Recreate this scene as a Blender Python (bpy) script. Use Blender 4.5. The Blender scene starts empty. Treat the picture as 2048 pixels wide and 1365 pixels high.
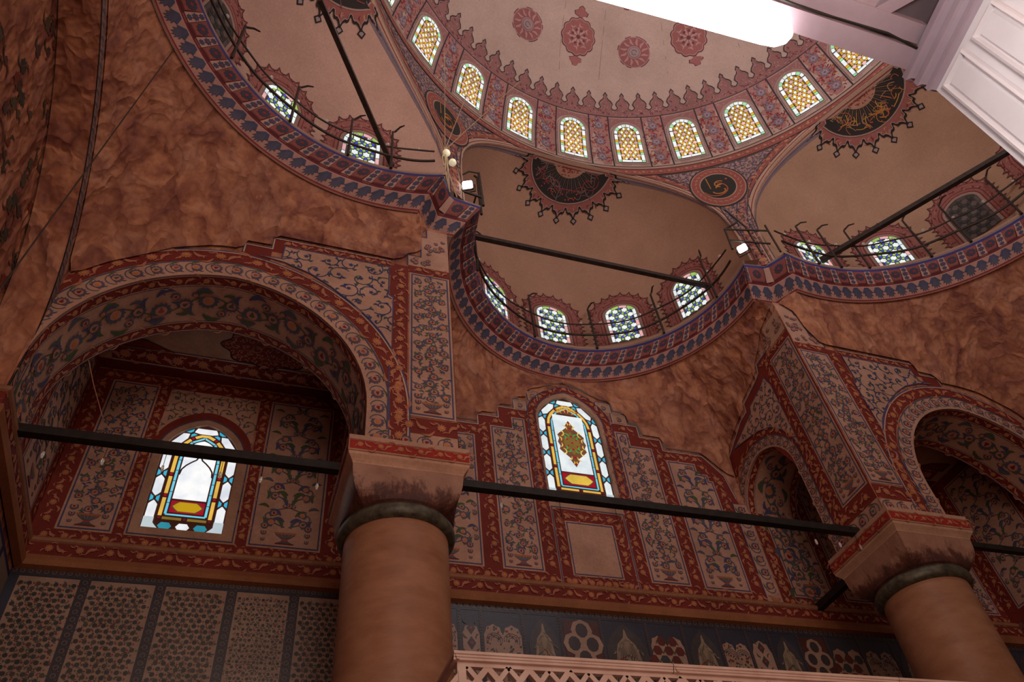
import bpy, math, random
from math import sin, cos, pi, radians as rad, sqrt, atan2, hypot
from mathutils import Vector, Matrix
random.seed(7)
S = bpy.context.scene
COL = S.collection

# ------------------------------------------------------------------ colours (linear albedo)
PLASTER=(.55,.33,.24); PLASTER2=(.50,.31,.21); CREAM=(.62,.45,.33); RED=(.215,.030,.020); DRED=(.17,.02,.014)
GOLD=(.50,.20,.12); AMBER=(.62,.24,.04); BLUE=(.085,.085,.19); GREY=(.125,.105,.15); SLATE=(.11,.12,.16)
GREEN=(.09,.13,.06); PINK=(.55,.26,.20); BLACK=(.022,.018,.016); DGREEN=(.03,.035,.028); NAVY=(.03,.035,.10)
DOMEP=(.50,.37,.31); DPINK=(.36,.15,.13); DRED2=(.25,.055,.055)

# ------------------------------------------------------------------ materials
def nt(name):
    m=bpy.data.materials.new(name); m.use_nodes=True; t=m.node_tree; t.nodes.clear(); return m,t
def node(t,k,**kw):
    n=t.nodes.new(k)
    for a,b in kw.items(): setattr(n,a,b)
    return n
def principled(t,rough=.7,spec=.3,metal=0):
    p=node(t,'ShaderNodeBsdfPrincipled'); o=node(t,'ShaderNodeOutputMaterial')
    p.inputs['Roughness'].default_value=rough; p.inputs['Metallic'].default_value=metal
    p.inputs['Specular IOR Level'].default_value=spec
    t.links.new(p.outputs[0],o.inputs[0]); return p
def noise(t,scale,detail=4,rough=.6,vec=None,dim='3D'):
    n=node(t,'ShaderNodeTexNoise'); n.inputs['Scale'].default_value=scale
    n.inputs['Detail'].default_value=detail; n.inputs['Roughness'].default_value=rough
    if vec: t.links.new(vec,n.inputs['Vector'])
    return n
def geo(t): return node(t,'ShaderNodeNewGeometry').outputs['Position']
def ramp(t,src,stops):
    r=node(t,'ShaderNodeValToRGB'); e=r.color_ramp.elements
    while len(e)<len(stops): e.new(.5)
    for i,(p,c) in enumerate(stops): e[i].position=p; e[i].color=(*c,1)
    t.links.new(src,r.inputs[0]); return r.outputs[0]
def mul(t,a,b,fac=1):
    m=node(t,'ShaderNodeMix',data_type='RGBA',blend_type='MULTIPLY'); m.inputs[0].default_value=fac
    t.links.new(a,m.inputs[6]); t.links.new(b,m.inputs[7]); return m.outputs[2]
def bump(t,src,p,strength=.3,dist=.02):
    b=node(t,'ShaderNodeBump'); b.inputs['Strength'].default_value=strength; b.inputs['Distance'].default_value=dist
    t.links.new(src,b.inputs['Height']); t.links.new(b.outputs[0],p.inputs['Normal'])
def paint_mat(name,rough=.7,lo=.72,hi=1.12,scale=2.2,spec=.25):
    m,t=nt(name); p=principled(t,rough,spec)
    a=node(t,'ShaderNodeAttribute',attribute_name='Col').outputs['Color']; g=geo(t)
    n=noise(t,scale,6,.65,g); r=ramp(t,n.outputs[0],[(.3,(lo,lo*.97,lo*.95)),(.7,(hi,hi,hi))])
    n2=noise(t,38,3,.7,g); r2=ramp(t,n2.outputs[0],[(.3,(.86,.86,.88)),(.7,(1.08,1.06,1.04))])
    c=mul(t,mul(t,a,r),r2); t.links.new(c,p.inputs['Base Color']); bump(t,n2.outputs[0],p,.15,.006); return m
PAINT=paint_mat('painted_plaster'); GLOSS=paint_mat('glazed_tile',.35,.75,1.1,3,.5)
DOME=paint_mat('dome_plaster',.75,.85,1.08,1.1)
def mottled():
    m,t=nt('mottled_stone'); p=principled(t,.8,.2); g=geo(t)
    mp=node(t,'ShaderNodeMapping'); mp.inputs['Scale'].default_value=(1,1,.7); t.links.new(g,mp.inputs[0]); v=mp.outputs[0]
    w=noise(t,2.4,3,.5,v)
    add=node(t,'ShaderNodeMixRGB',blend_type='LINEAR_LIGHT'); add.inputs[0].default_value=.35
    t.links.new(v,add.inputs[1]); t.links.new(w.outputs['Color'],add.inputs[2])
    vo=node(t,'ShaderNodeTexVoronoi',feature='F1'); vo.inputs['Scale'].default_value=5.0; t.links.new(add.outputs[0],vo.inputs['Vector'])
    n=noise(t,2.6,5,.6,add.outputs[0])
    c=ramp(t,n.outputs[0],[(.28,(.23,.095,.085)),(.40,(.36,.16,.105)),(.5,(.47,.225,.125)),(.60,(.50,.265,.17)),(.74,(.35,.165,.105))])
    c2=ramp(t,vo.outputs['Distance'],[(0,(1.08,1.06,1.03)),(.45,(1,.97,.95)),(.8,(.78,.70,.72))])
    sc=node(t,'ShaderNodeSeparateColor'); t.links.new(vo.outputs['Color'],sc.inputs[0]); c4=ramp(t,sc.outputs[0],[(0,(.74,.66,.68)),(.5,(1,.98,.98)),(1,(1.12,1.08,1.02))])
    n3=noise(t,9,5,.7,v); c3=ramp(t,n3.outputs[0],[(.3,(.74,.64,.68)),(.55,(1.02,1,1))])
    t.links.new(mul(t,mul(t,mul(t,c,c2),c3),c4),p.inputs['Base Color'])
    bump(t,vo.outputs['Distance'],p,.6,.10); return m
MOTT=mottled()
def simple(name,c1,c2,scale=4,rough=.6,metal=0,spec=.4,bs=.2,stretch=None):
    m,t=nt(name); p=principled(t,rough,spec,metal); g=geo(t)
    if stretch:
        mp=node(t,'ShaderNodeMapping'); mp.inputs['Scale'].default_value=stretch; t.links.new(g,mp.inputs[0]); g=mp.outputs[0]
    n=noise(t,scale,6,.65,g); t.links.new(ramp(t,n.outputs[0],[(.3,c1),(.7,c2)]),p.inputs['Base Color'])
    bump(t,n.outputs[0],p,bs,.01); return m
SHAFT=simple('warm_marble_shaft',(.31,.135,.07),(.46,.235,.135),2.6,.5,stretch=(1,1,2.6))
def capmat():
    m,t=nt('capital_marble'); p=principled(t,.5,.4); g=geo(t)
    n=noise(t,3.5,5,.6,g); base=ramp(t,n.outputs[0],[(.3,(.30,.145,.095)),(.7,(.46,.26,.18))])
    mp=node(t,'ShaderNodeMapping'); mp.inputs['Scale'].default_value=(4,4,2.4); t.links.new(g,mp.inputs[0])
    n2=noise(t,1.6,6,.75,mp.outputs[0])
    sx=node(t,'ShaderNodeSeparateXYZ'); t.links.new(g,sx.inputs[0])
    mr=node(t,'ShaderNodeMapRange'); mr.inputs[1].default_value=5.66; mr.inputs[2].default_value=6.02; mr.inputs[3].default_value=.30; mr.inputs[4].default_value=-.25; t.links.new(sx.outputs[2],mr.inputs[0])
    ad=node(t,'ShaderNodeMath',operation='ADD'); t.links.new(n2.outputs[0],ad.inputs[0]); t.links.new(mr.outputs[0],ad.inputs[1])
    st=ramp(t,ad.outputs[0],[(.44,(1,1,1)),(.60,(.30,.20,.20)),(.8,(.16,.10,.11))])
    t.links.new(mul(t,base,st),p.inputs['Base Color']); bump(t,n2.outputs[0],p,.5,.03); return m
CAPM=capmat()
STAIN=simple('stained_marble',(.07,.03,.02),(.36,.15,.10),9,.5)
BRONZE=simple('weathered_bronze',(.035,.032,.025),(.17,.16,.11),11,.45,.3)
IRON=simple('dark_iron',(.010,.008,.007),(.03,.024,.02),14,.55,.2)
IRON2=simple('painted_iron',(.030,.022,.02),(.07,.05,.04),14,.55,.2)
MARBLE=simple('white_marble',(.62,.44,.37),(.80,.64,.57),5,.4)
WOOD=simple('white_painted_wood',(.72,.64,.63),(.80,.73,.72),6,.4)
WOOD2=simple('pink_white_wood',(.33,.235,.26),(.40,.30,.33),6,.5)
DARKW=simple('shade_toned_board',(.10,.075,.08),(.14,.10,.11),6,.6)  # dark tone of the canopy wood, recess shade put into the colour
CARPET=simple('red_carpet',(.20,.02,.015),(.30,.05,.03),20,.9)
WIRE=simple('brass_wire',(.55,.42,.22),(.75,.62,.38),20,.35,.6)
def emis(name,strength,col=None):
    m,t=nt(name); o=node(t,'ShaderNodeOutputMaterial'); e=node(t,'ShaderNodeEmission'); e.inputs[1].default_value=strength
    if col: e.inputs[0].default_value=(*col,1)
    else:
        a=node(t,'ShaderNodeAttribute',attribute_name='Col').outputs['Color']
        n=noise(t,6,3,.5,geo(t)); r=ramp(t,n.outputs[0],[(.3,(.82,.84,.88)),(.6,(1.05,1.03,1))])
        t.links.new(mul(t,a,r),e.inputs[0])
    t.links.new(e.outputs[0],o.inputs[0]); return m
GLASS=emis('stained_glass_daylight',1.0); LED=emis('flood_light_led',14,(1,.97,.92)); TUBE=emis('lamp_tube_glow',16,(1,.94,.96))
def clear():
    m,t=nt('clear_lamp_glass'); p=principled(t,.08,.6); p.inputs['Base Color'].default_value=(.85,.8,.75,1)
    p.inputs['Transmission Weight'].default_value=.75; p.inputs['Emission Color'].default_value=(1,.75,.6,1); p.inputs['Emission Strength'].default_value=.03
    return m
CLEAR=clear()
def bulbm():
    m,t=nt('frosted_bulb'); p=principled(t,.3,.5); p.inputs['Base Color'].default_value=(.85,.8,.6,1)
    p.inputs['Emission Color'].default_value=(1,.9,.6,1); p.inputs['Emission Strength'].default_value=.35; return m
BULB=bulbm()

# ------------------------------------------------------------------ mesh builder
EPS=.0028
class B:
    def __init__(s,cell=None): s.v=[]; s.f=[]; s.c=[]; s.m=[]; s.cell=cell; s.k=0
    def face(s,pts,col=(.5,.5,.5),m=0):
        i=len(s.v); s.v+= [tuple(p) for p in pts]; s.f.append(tuple(range(i,i+len(pts)))); s.c.append(col); s.m.append(m)
    def poly(s,M,uv,col,layer=1,m=0):
        if s.cell:
            xs=[p[0] for p in uv]; ys=[p[1] for p in uv]; x0,x1,y0,y1=min(xs),max(xs),min(ys),max(ys)
            if x1-x0>s.cell*1.3 or y1-y0>s.cell*1.3:
                def clip(P,ax,val,keep_lo):
                    out=[]
                    for i in range(len(P)):
                        a,c=P[i],P[(i+1)%len(P)]; ia=(a[ax]<=val)==keep_lo or a[ax]==val; ic=(c[ax]<=val)==keep_lo or c[ax]==val
                        if ia: out.append(a)
                        if ia!=ic:
                            t=(val-a[ax])/(c[ax]-a[ax]); out.append((a[0]+(c[0]-a[0])*t,a[1]+(c[1]-a[1])*t))
                    return out
                nx=max(1,math.ceil((x1-x0)/s.cell)); ny=max(1,math.ceil((y1-y0)/s.cell))
                for i in range(nx):
                    P=uv
                    if i>0: P=clip(P,0,x0+(x1-x0)*i/nx,False)
                    if i<nx-1 and len(P)>2: P=clip(P,0,x0+(x1-x0)*(i+1)/nx,True)
                    if len(P)<3: continue
                    for j in range(ny):
                        Q=P
                        if j>0: Q=clip(Q,1,y0+(y1-y0)*j/ny,False)
                        if j<ny-1 and len(Q)>2: Q=clip(Q,1,y0+(y1-y0)*(j+1)/ny,True)
                        if len(Q)>2: s.poly1(M,Q,col,layer,m)
                return
        s.poly1(M,uv,col,layer,m)
    def poly1(s,M,uv,col,layer=1,m=0):
        pts=[]; s.k+=1; e=layer*EPS+(s.k%83)*1.3e-5
        for u,v in uv:
            P,N=M(u,v); pts.append((P[0]+N[0]*e,P[1]+N[1]*e,P[2]+N[2]*e))
        s.face(pts,col,m)
    def grid(s,M,us,vs,col,layer=0,m=0):
        i0=len(s.v); s.k+=1; e=layer*EPS+(s.k%83)*1.3e-5 if layer else 0
        for v in vs:
            for u in us:
                P,N=M(u,v); s.v.append((P[0]+N[0]*e,P[1]+N[1]*e,P[2]+N[2]*e))
        n=len(us)
        for j in range(len(vs)-1):
            for i in range(n-1):
                a=i0+j*n+i; s.f.append((a,a+1,a+n+1,a+n)); s.c.append(col); s.m.append(m)
    def rows(s,rows,col,m=0,closed=False):
        i0=len(s.v); n=len(rows[0])
        for r in rows: s.v+= [tuple(p) for p in r]
        for j in range(len(rows)-1):
            for i in range(n if closed else n-1):
                a=i0+j*n+i; b=i0+j*n+(i+1)%n; s.f.append((a,b,b+n,a+n)); s.c.append(col); s.m.append(m)
    def strip(s,M,u0,u1,v0,v1,col,layer=1,m=0,du=.12,dv=None):
        nu=max(1,int(abs(u1-u0)/du)); nv=1 if dv is None else max(1,int(abs(v1-v0)/dv))
        s.grid(M,[u0+(u1-u0)*i/nu for i in range(nu+1)],[v0+(v1-v0)*i/nv for i in range(nv+1)],col,layer,m)
    def box(s,a,b,col=(.5,.5,.5),m=0,X=None):
        (x0,y0,z0),(x1,y1,z1)=a,b
        p=[(x0,y0,z0),(x1,y0,z0),(x1,y1,z0),(x0,y1,z0),(x0,y0,z1),(x1,y0,z1),(x1,y1,z1),(x0,y1,z1)]
        if X: p=[X(*q) for q in p]
        i=len(s.v); s.v+=p
        for q in ((0,3,2,1),(4,5,6,7),(0,1,5,4),(1,2,6,5),(2,3,7,6),(3,0,4,7)):
            s.f.append(tuple(i+k for k in q)); s.c.append(col); s.m.append(m)
    def tube(s,pts,r,seg=8,col=(.5,.5,.5),m=0,cap=True):
        pts=[Vector(p) for p in pts]; rows=[]; prev=None
        for i,p in enumerate(pts):
            d=(pts[min(i+1,len(pts)-1)]-pts[max(i-1,0)]).normalized()
            a=d.cross(Vector((0,0,1))) if abs(d.z)<.9 else d.cross(Vector((1,0,0)))
            if prev is not None:
                a=prev-d*prev.dot(d)
            a.normalize(); prev=a; b=d.cross(a)
            rr=r[i] if isinstance(r,(list,tuple)) else r
            rows.append([p+(a*cos(2*pi*k/seg)+b*sin(2*pi*k/seg))*rr for k in range(seg)])
        s.rows(rows,col,m,True)
        if cap: s.face(rows[0],col,m); s.face(rows[-1][::-1],col,m)
    def lathe(s,prof,c=(0,0),seg=32,col=(.5,.5,.5),m=0):
        rows=[[(c[0]+r*cos(2*pi*k/seg),c[1]+r*sin(2*pi*k/seg),z) for k in range(seg)] for r,z in prof]
        s.rows(rows,col,m,True)
    def build(s,name,mats,parent=None,smooth=False,origin=None,merge=False):
        me=bpy.data.meshes.new(name)
        o0=Vector(origin) if origin else Vector((0,0,0))
        q=parent
        while q and not origin: o0=o0+q.location; q=q.parent
        vv=[(x-o0.x,y-o0.y,z-o0.z) for x,y,z in s.v]
        me.from_pydata(vv,[],s.f)
        for mt in mats: me.materials.append(mt)
        me.polygons.foreach_set('material_index',s.m)
        at=me.color_attributes.new('Col','FLOAT_COLOR','CORNER'); d=[]
        for f,c in zip(s.f,s.c): d+= [c[0],c[1],c[2],1.0]*len(f)
        at.data.foreach_set('color',d)
        if smooth: me.polygons.foreach_set('use_smooth',[True]*len(s.f))
        me.update()
        o=bpy.data.objects.new(name,me); COL.objects.link(o)
        if parent: o.parent=parent
        elif origin: o.location=origin
        return o
def tag(o,label,cat,group=None,kind=None):
    o['label']=label; o['category']=cat
    if group: o['group']=group
    if kind: o['kind']=kind
    return o
def thing(name,label,cat,loc,group=None,kind=None):
    o=bpy.data.objects.new(name,None); o.location=loc; o.empty_display_size=.2; COL.objects.link(o); return tag(o,label,cat,group,kind)

# ------------------------------------------------------------------ surface maps (u,v)->(point, normal)
def planeY(Y): return lambda u,v:((u,Y,v),(0,-1,0))
def planeX(X,s=1): return lambda u,v:((X,u,v),(s,0,0))
def planeZ(Z): return lambda u,v:((u,v,Z),(0,0,-1))
class Path:
    def __init__(s,pts,closed=False):
        s.p=pts+[pts[0]] if closed else pts; s.closed=closed
        s.l=[0]
        for a,b in zip(s.p,s.p[1:]): s.l.append(s.l[-1]+hypot(b[0]-a[0],b[1]-a[1]))
        s.L=s.l[-1]; n=len(s.p); s.n=[]
        for i in range(n):
            a=s.p[i-1] if i>0 else (s.p[-2] if closed else s.p[0]); b=s.p[i+1] if i<n-1 else (s.p[1] if closed else s.p[-1]); p=s.p[i]
            d1=(p[0]-a[0],p[1]-a[1]); d2=(b[0]-p[0],b[1]-p[1]); h1=hypot(*d1) or 1; h2=hypot(*d2) or 1
            if hypot(*d1)==0: d1,h1=d2,h2
            if hypot(*d2)==0: d2,h2=d1,h1
            n1=(-d1[1]/h1,d1[0]/h1); n2=(-d2[1]/h2,d2[0]/h2); m=(n1[0]+n2[0],n1[1]+n2[1]); h=hypot(*m) or 1
            k=1/max(.5,(h/2)); s.n.append((m[0]/h*k,m[1]/h*k))
    def at(s,u,v=0):
        u=min(max(u,0),s.L-1e-9); lo,hi=0,len(s.l)-1
        while hi-lo>1:
            mid=(lo+hi)//2
            if s.l[mid]<=u: lo=mid
            else: hi=mid
        t=(u-s.l[lo])/((s.l[hi]-s.l[lo]) or 1); a,b=s.p[lo],s.p[hi]; na,nb=s.n[lo],s.n[hi]
        return (a[0]+(b[0]-a[0])*t+(na[0]+(nb[0]-na[0])*t)*v, a[1]+(b[1]-a[1])*t+(na[1]+(nb[1]-na[1])*t)*v)
def along(M,path): return lambda s,v: M(*path.at(s,v))
def shift(M,u0,v0,rot=0,sc=1):
    c,s_=cos(rot)*sc,sin(rot)*sc
    return lambda u,v: M(u0+u*c-v*s_, v0+u*s_+v*c)
def arch_pts(cx,zc,r,h,zb,pt=.08,n=36):
    P=[(cx-r,zb)] if zb<zc else []
    for i in range(n+1):
        t=-cos(pi*i/n); P.append((cx+r*t,zc+h*((1-pt)*sqrt(max(0,1-t*t))+pt*(1-abs(t)))))
    if zb<zc: P.append((cx+r,zb))
    return P
def arch_z(x,cx,zc,r,h,pt=.08):
    t=(x-cx)/r
    return zc+h*((1-pt)*sqrt(max(0,1-t*t))+pt*(1-abs(t))) if abs(t)<1 else None

# ------------------------------------------------------------------ ornament vocabulary
def circ(u,v,r,n=12,sy=1,ph=0): return [(u+r*cos(2*pi*k/n+ph),v+sy*r*sin(2*pi*k/n+ph)) for k in range(n)]
def star(u,v,r,n,inner=.6,ph=0):
    return [(u+(r if k%2==0 else r*inner)*cos(pi*k/n+ph),v+(r if k%2==0 else r*inner)*sin(pi*k/n+ph)) for k in range(2*n)]
def daisy(b,M,u,v,r,c=GOLD,cc=AMBER,L=3,m=0):
    b.poly(M,star(u,v,r,11,.62,random.random()),c,L,m); b.poly(M,circ(u,v,r*.36,8),cc,L+1,m)
def leaf(b,M,u,v,a,l,w,c,bend=.25,L=3,m=0,n=4):
    up=[];dn=[]
    for i in range(n+1):
        t=i/n; x=t*l; y=bend*l*sin(pi*t); k=w*sin(pi*min(1,t*.9+.1))**.8*(1-.2*t)
        if i==n: k=0
        up.append((x,y+k/2)); dn.append((x,y-k/2))
    pts=up+dn[::-1][1:]; ca,sa=cos(a),sin(a)
    b.poly(M,[(u+x*ca-y*sa,v+x*sa+y*ca) for x,y in pts],c,L,m)
def vine(b,M,pts,w,c,L=3,m=0):
    P=Path(pts); N=len(P.p)
    for i in range(N-1):
        a,a2,n1,n2=P.p[i],P.p[i+1],P.n[i],P.n[i+1]
        b.poly(M,[(a[0]+n1[0]*w/2,a[1]+n1[1]*w/2),(a2[0]+n2[0]*w/2,a2[1]+n2[1]*w/2),(a2[0]-n2[0]*w/2,a2[1]-n2[1]*w/2),(a[0]-n1[0]*w/2,a[1]-n1[1]*w/2)],c,L,m)
def line(b,M,pts,w,c,L=3,m=0,du=.15):
    P=Path(pts) if not isinstance(pts,Path) else pts
    for i in range(len(P.p)-1):
        a,a2,n1,n2=P.p[i],P.p[i+1],P.n[i],P.n[i+1]; k=max(1,int(hypot(a2[0]-a[0],a2[1]-a[1])/du))
        for j in range(k):
            t,t2=j/k,(j+1)/k; q=[]
            for tt,sg in ((t,1),(t2,1),(t2,-1),(t,-1)):
                q.append((a[0]+(a2[0]-a[0])*tt+(n1[0]+(n2[0]-n1[0])*tt)*w/2*sg, a[1]+(a2[1]-a[1])*tt+(n1[1]+(n2[1]-n1[1])*tt)*w/2*sg))
            b.poly(M,q,c,L,m)
def palm(b,M,u,v,r,a=0,c=GREY,mid=None,L=3,m=0):
    """scalloped palmette flower opening towards angle a"""
    mid=mid or random.choice([RED,AMBER,(.35,.10,.05),GREEN])
    n=9; pts=[]
    for k in range(n*2+1):
        t=k/(n*2); ang=a-rad(130)+rad(260)*t; rr=r*(1 if k%2 else .80)
        pts.append((u+rr*cos(ang),v+rr*sin(ang)))
    pts.append((u-r*.55*cos(a),v-r*.55*sin(a)))
    b.poly(M,pts,c,L,m)
    b.poly(M,circ(u,v,r*.56,9),PINK,L+1,m)
    b.poly(M,[(u+r*.5*cos(a),v+r*.5*sin(a)),(u+r*.32*cos(a+2),v+r*.32*sin(a+2)),(u-r*.25*cos(a),v-r*.25*sin(a)),(u+r*.32*cos(a-2),v+r*.32*sin(a-2))],mid,L+2,m)
def border(b,M,L_,v0,v1,s0=0,ground=RED,leafc=GOLD,lay=1,m=0,edges=True,per=1.9,dais=True,du=.1):
    w=v1-v0; c=(v0+v1)/2
    if ground: b.strip(M,s0,L_,v0,v1,ground,lay,m,du)
    if edges:
        for e,cc in ((v0-w*.10,CREAM),(v1+w*.02,CREAM)): b.strip(M,s0,L_,e,e+w*.08,cc,lay,m,du)
        for e in (v0-w*.17,v1+w*.11): b.strip(M,s0,L_,e,e+w*.07,BLUE,lay,m,du)
    p=w*per; n=max(1,int((L_-s0)/p)); p=(L_-s0)/n
    for i in range(n):
        s=s0+(i+.5)*p
        if dais: daisy(b,M,s,c,w*.36,leafc,AMBER,lay+2,m)
        sg=1 if i%2 else -1
        x=s+p*.22
        leaf(b,M,x,c-sg*w*.32,sg*.50,p*.46,w*.27,leafc,.28*sg,lay+2,m)
        leaf(b,M,x+p*.56,c+sg*w*.36,pi-sg*.30,p*.44,w*.22,leafc,-.28*sg,lay+2,m)
        leaf(b,M,x+p*.12,c+sg*w*.02,sg*.95,p*.26,w*.15,leafc,-.3*sg,lay+2,m)
        leaf(b,M,x+p*.42,c-sg*w*.38,.2*sg,p*.22,w*.13,leafc,.2*sg,lay+2,m)
        leaf(b,M,s-p*.24,c+sg*w*.36,-sg*.6,p*.20,w*.13,leafc,.3,lay+2,m)
        leaf(b,M,s+p*.02,c-sg*w*.44,sg*.1,p*.24,w*.10,leafc,.2,lay+2,m)
def crescents(b,M,L_,v0,v1,s0=0,ground=PLASTER,lay=1,m=0,per=.98,du=.1):
    """row of flowers each wrapped in a curling leaf, on pale ground"""
    w=v1-v0; c=(v0+v1)/2
    if ground: b.strip(M,s0,L_,v0,v1,ground,lay,m,du)
    p=w*per; n=max(1,int((L_-s0)/p)); p=(L_-s0)/n
    for i in range(n):
        s=s0+(i+.5)*p; palm(b,M,s,c,w*.38,0 if i%2 else .3,GREY,None,lay+2,m)
        arc=[(s-w*.1+w*.42*cos(t),c+w*.42*sin(t)) for t in [rad(100+k*20) for k in range(9)]]
        vine(b,M,arc,w*.06,SLATE,lay+1,m)
        leaf(b,M,s-w*.22,c+w*.36,.2,w*.5,w*.12,GREEN,.15,lay+1,m)
        leaf(b,M,s+w*.36,c-w*.36,2.4,w*.3,w*.1,BLUE,.2,lay+1,m)
def scroll(b,M,L_,v0,v1,s0=0,ground=PLASTER,lay=1,m=0,per=1.0,du=.1):
    """wide waving vine with palmettes and leaves"""
    w=v1-v0; c=(v0+v1)/2
    if ground: b.strip(M,s0,L_,v0,v1,ground,lay,m,du)
    p=w*per; n=max(1,int((L_-s0)/p)); p=(L_-s0)/n
    k=n*10; vine(b,M,[(s0+(L_-s0)*i/k,c+w*.24*sin(pi*i/10)) for i in range(k+1)],w*.035,GREEN,lay+1,m)
    for i in range(n):
        s=s0+(i+.5)*p; sg=1 if i%2 else -1
        palm(b,M,s,c+sg*-w*.12,w*.27,sg*pi/2,SLATE,None,lay+3,m)
        palm(b,M,s+p*.5,c,w*.22,.5*sg,GREY,GREEN,lay+3,m)
        palm(b,M,s+p*.30,c+sg*w*.29,w*.14,sg,SLATE,RED,lay+3,m)
        palm(b,M,s-p*.28,c-sg*w*.30,w*.11,-sg,GREY,AMBER,lay+3,m)
        for (du_,dv,a,l,ww,bd) in ((-.12,.36,0.2,.42,.12,.25),(.1,-.38,pi-.1,.40,.11,.3),(.36,-.30,.5,.33,.10,-.3),(-.40,.10,1.2,.28,.09,.3),(.25,.12,-1.0,.26,.08,.3),(-.28,-.33,.0,.3,.09,-.25)):
            leaf(b,M,s+du_*w,c+sg*dv*w,a*sg,l*w*1.15,ww*w*1.4,random.choice([BLUE,SLATE,GREEN]),bd*sg,lay+2,m)
        for q in range(4):
            b.poly(M,circ(s+random.uniform(-.5,.5)*p,c+random.uniform(-.42,.42)*w,w*.022,6),random.choice([RED,BLUE]),lay+2,m)
def inside(p,poly):
    x,y=p; r=False; j=len(poly)-1
    for i in range(len(poly)):
        a,c=poly[i],poly[j]
        if (a[1]>y)!=(c[1]>y) and x<(c[0]-a[0])*(y-a[1])/(c[1]-a[1])+a[0]: r=not r
        j=i
    return r
def arabesque(b,M,poly,col,ground,lay=1,m=0,size=.16,dens=1.0,cols=None):
    """curling vines with small leaves clipped to a polygon"""
    if ground: b.poly(M,poly,ground,lay,m)
    xs=[p[0] for p in poly]; ys=[p[1] for p in poly]; cols=cols or [col]
    st=size*1.05/dens; y=min(ys); row=0
    while y<max(ys)+st:
        x=min(xs)+(st/2 if row%2 else 0)
        while x<max(xs)+st:
            sg=1 if (row+int(x/st))%2 else -1; ph=random.uniform(0,6.28); seg=[]
            for k in range(15):
                t=k/14; r=size*(.14+.46*t); a=ph+sg*t*5.4; q=(x+r*cos(a),y+r*sin(a))
                if inside(q,poly): seg.append(q)
                else:
                    if len(seg)>2: vine(b,M,seg,size*.055,random.choice(cols),lay+1,m)
                    seg=[]
                if k%3==1 and inside(q,poly):
                    q2=(q[0]+size*.25*cos(a+1),q[1]+size*.25*sin(a+1))
                    if inside(q2,poly): leaf(b,M,q[0],q[1],a+random.choice([.3,1.3,2.2]),size*.25,size*.12,random.choice(cols),.3*sg,lay+2,m)
            if len(seg)>2: vine(b,M,seg,size*.055,random.choice(cols),lay+1,m)
            if inside((x,y),poly): b.poly(M,star(x,y,size*.13,5,.55,ph),random.choice(cols),lay+2,m)
            x+=st
        y+=st*.86; row+=1
def vase(b,M,x,z,w,lay=3,m=0):
    h=w*.62
    b.poly(M,[(x-w*.5,z+h),(x+w*.5,z+h),(x+w*.42,z+h*.82),(x-w*.42,z+h*.82)],(.42,.16,.08),lay+1,m)
    b.poly(M,[(x-w*.44,z+h*.80),(x+w*.44,z+h*.80),(x+w*.16,z+h*.45),(x-w*.16,z+h*.45)],SLATE,lay+1,m)
    for k in (-2,-1,0,1,2): b.poly(M,[(x+k*w*.17-.003,z+h*.79),(x+k*w*.17+.004,z+h*.79),(x+k*w*.06,z+h*.46)],PINK,lay+2,m)
    b.poly(M,[(x-w*.12,z+h*.44),(x+w*.12,z+h*.44),(x+w*.16,z+h*.26),(x-w*.16,z+h*.26)],(.36,.08,.06),lay+1,m)
    b.poly(M,[(x-w*.17,z+h*.25),(x+w*.17,z+h*.25),(x+w*.42,z),(x-w*.42,z)],SLATE,lay+1,m)
    b.poly(M,[(x-w*.36,z+h*.09),(x+w*.36,z+h*.09),(x+w*.43,z),(x-w*.43,z)],RED,lay+2,m)
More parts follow.
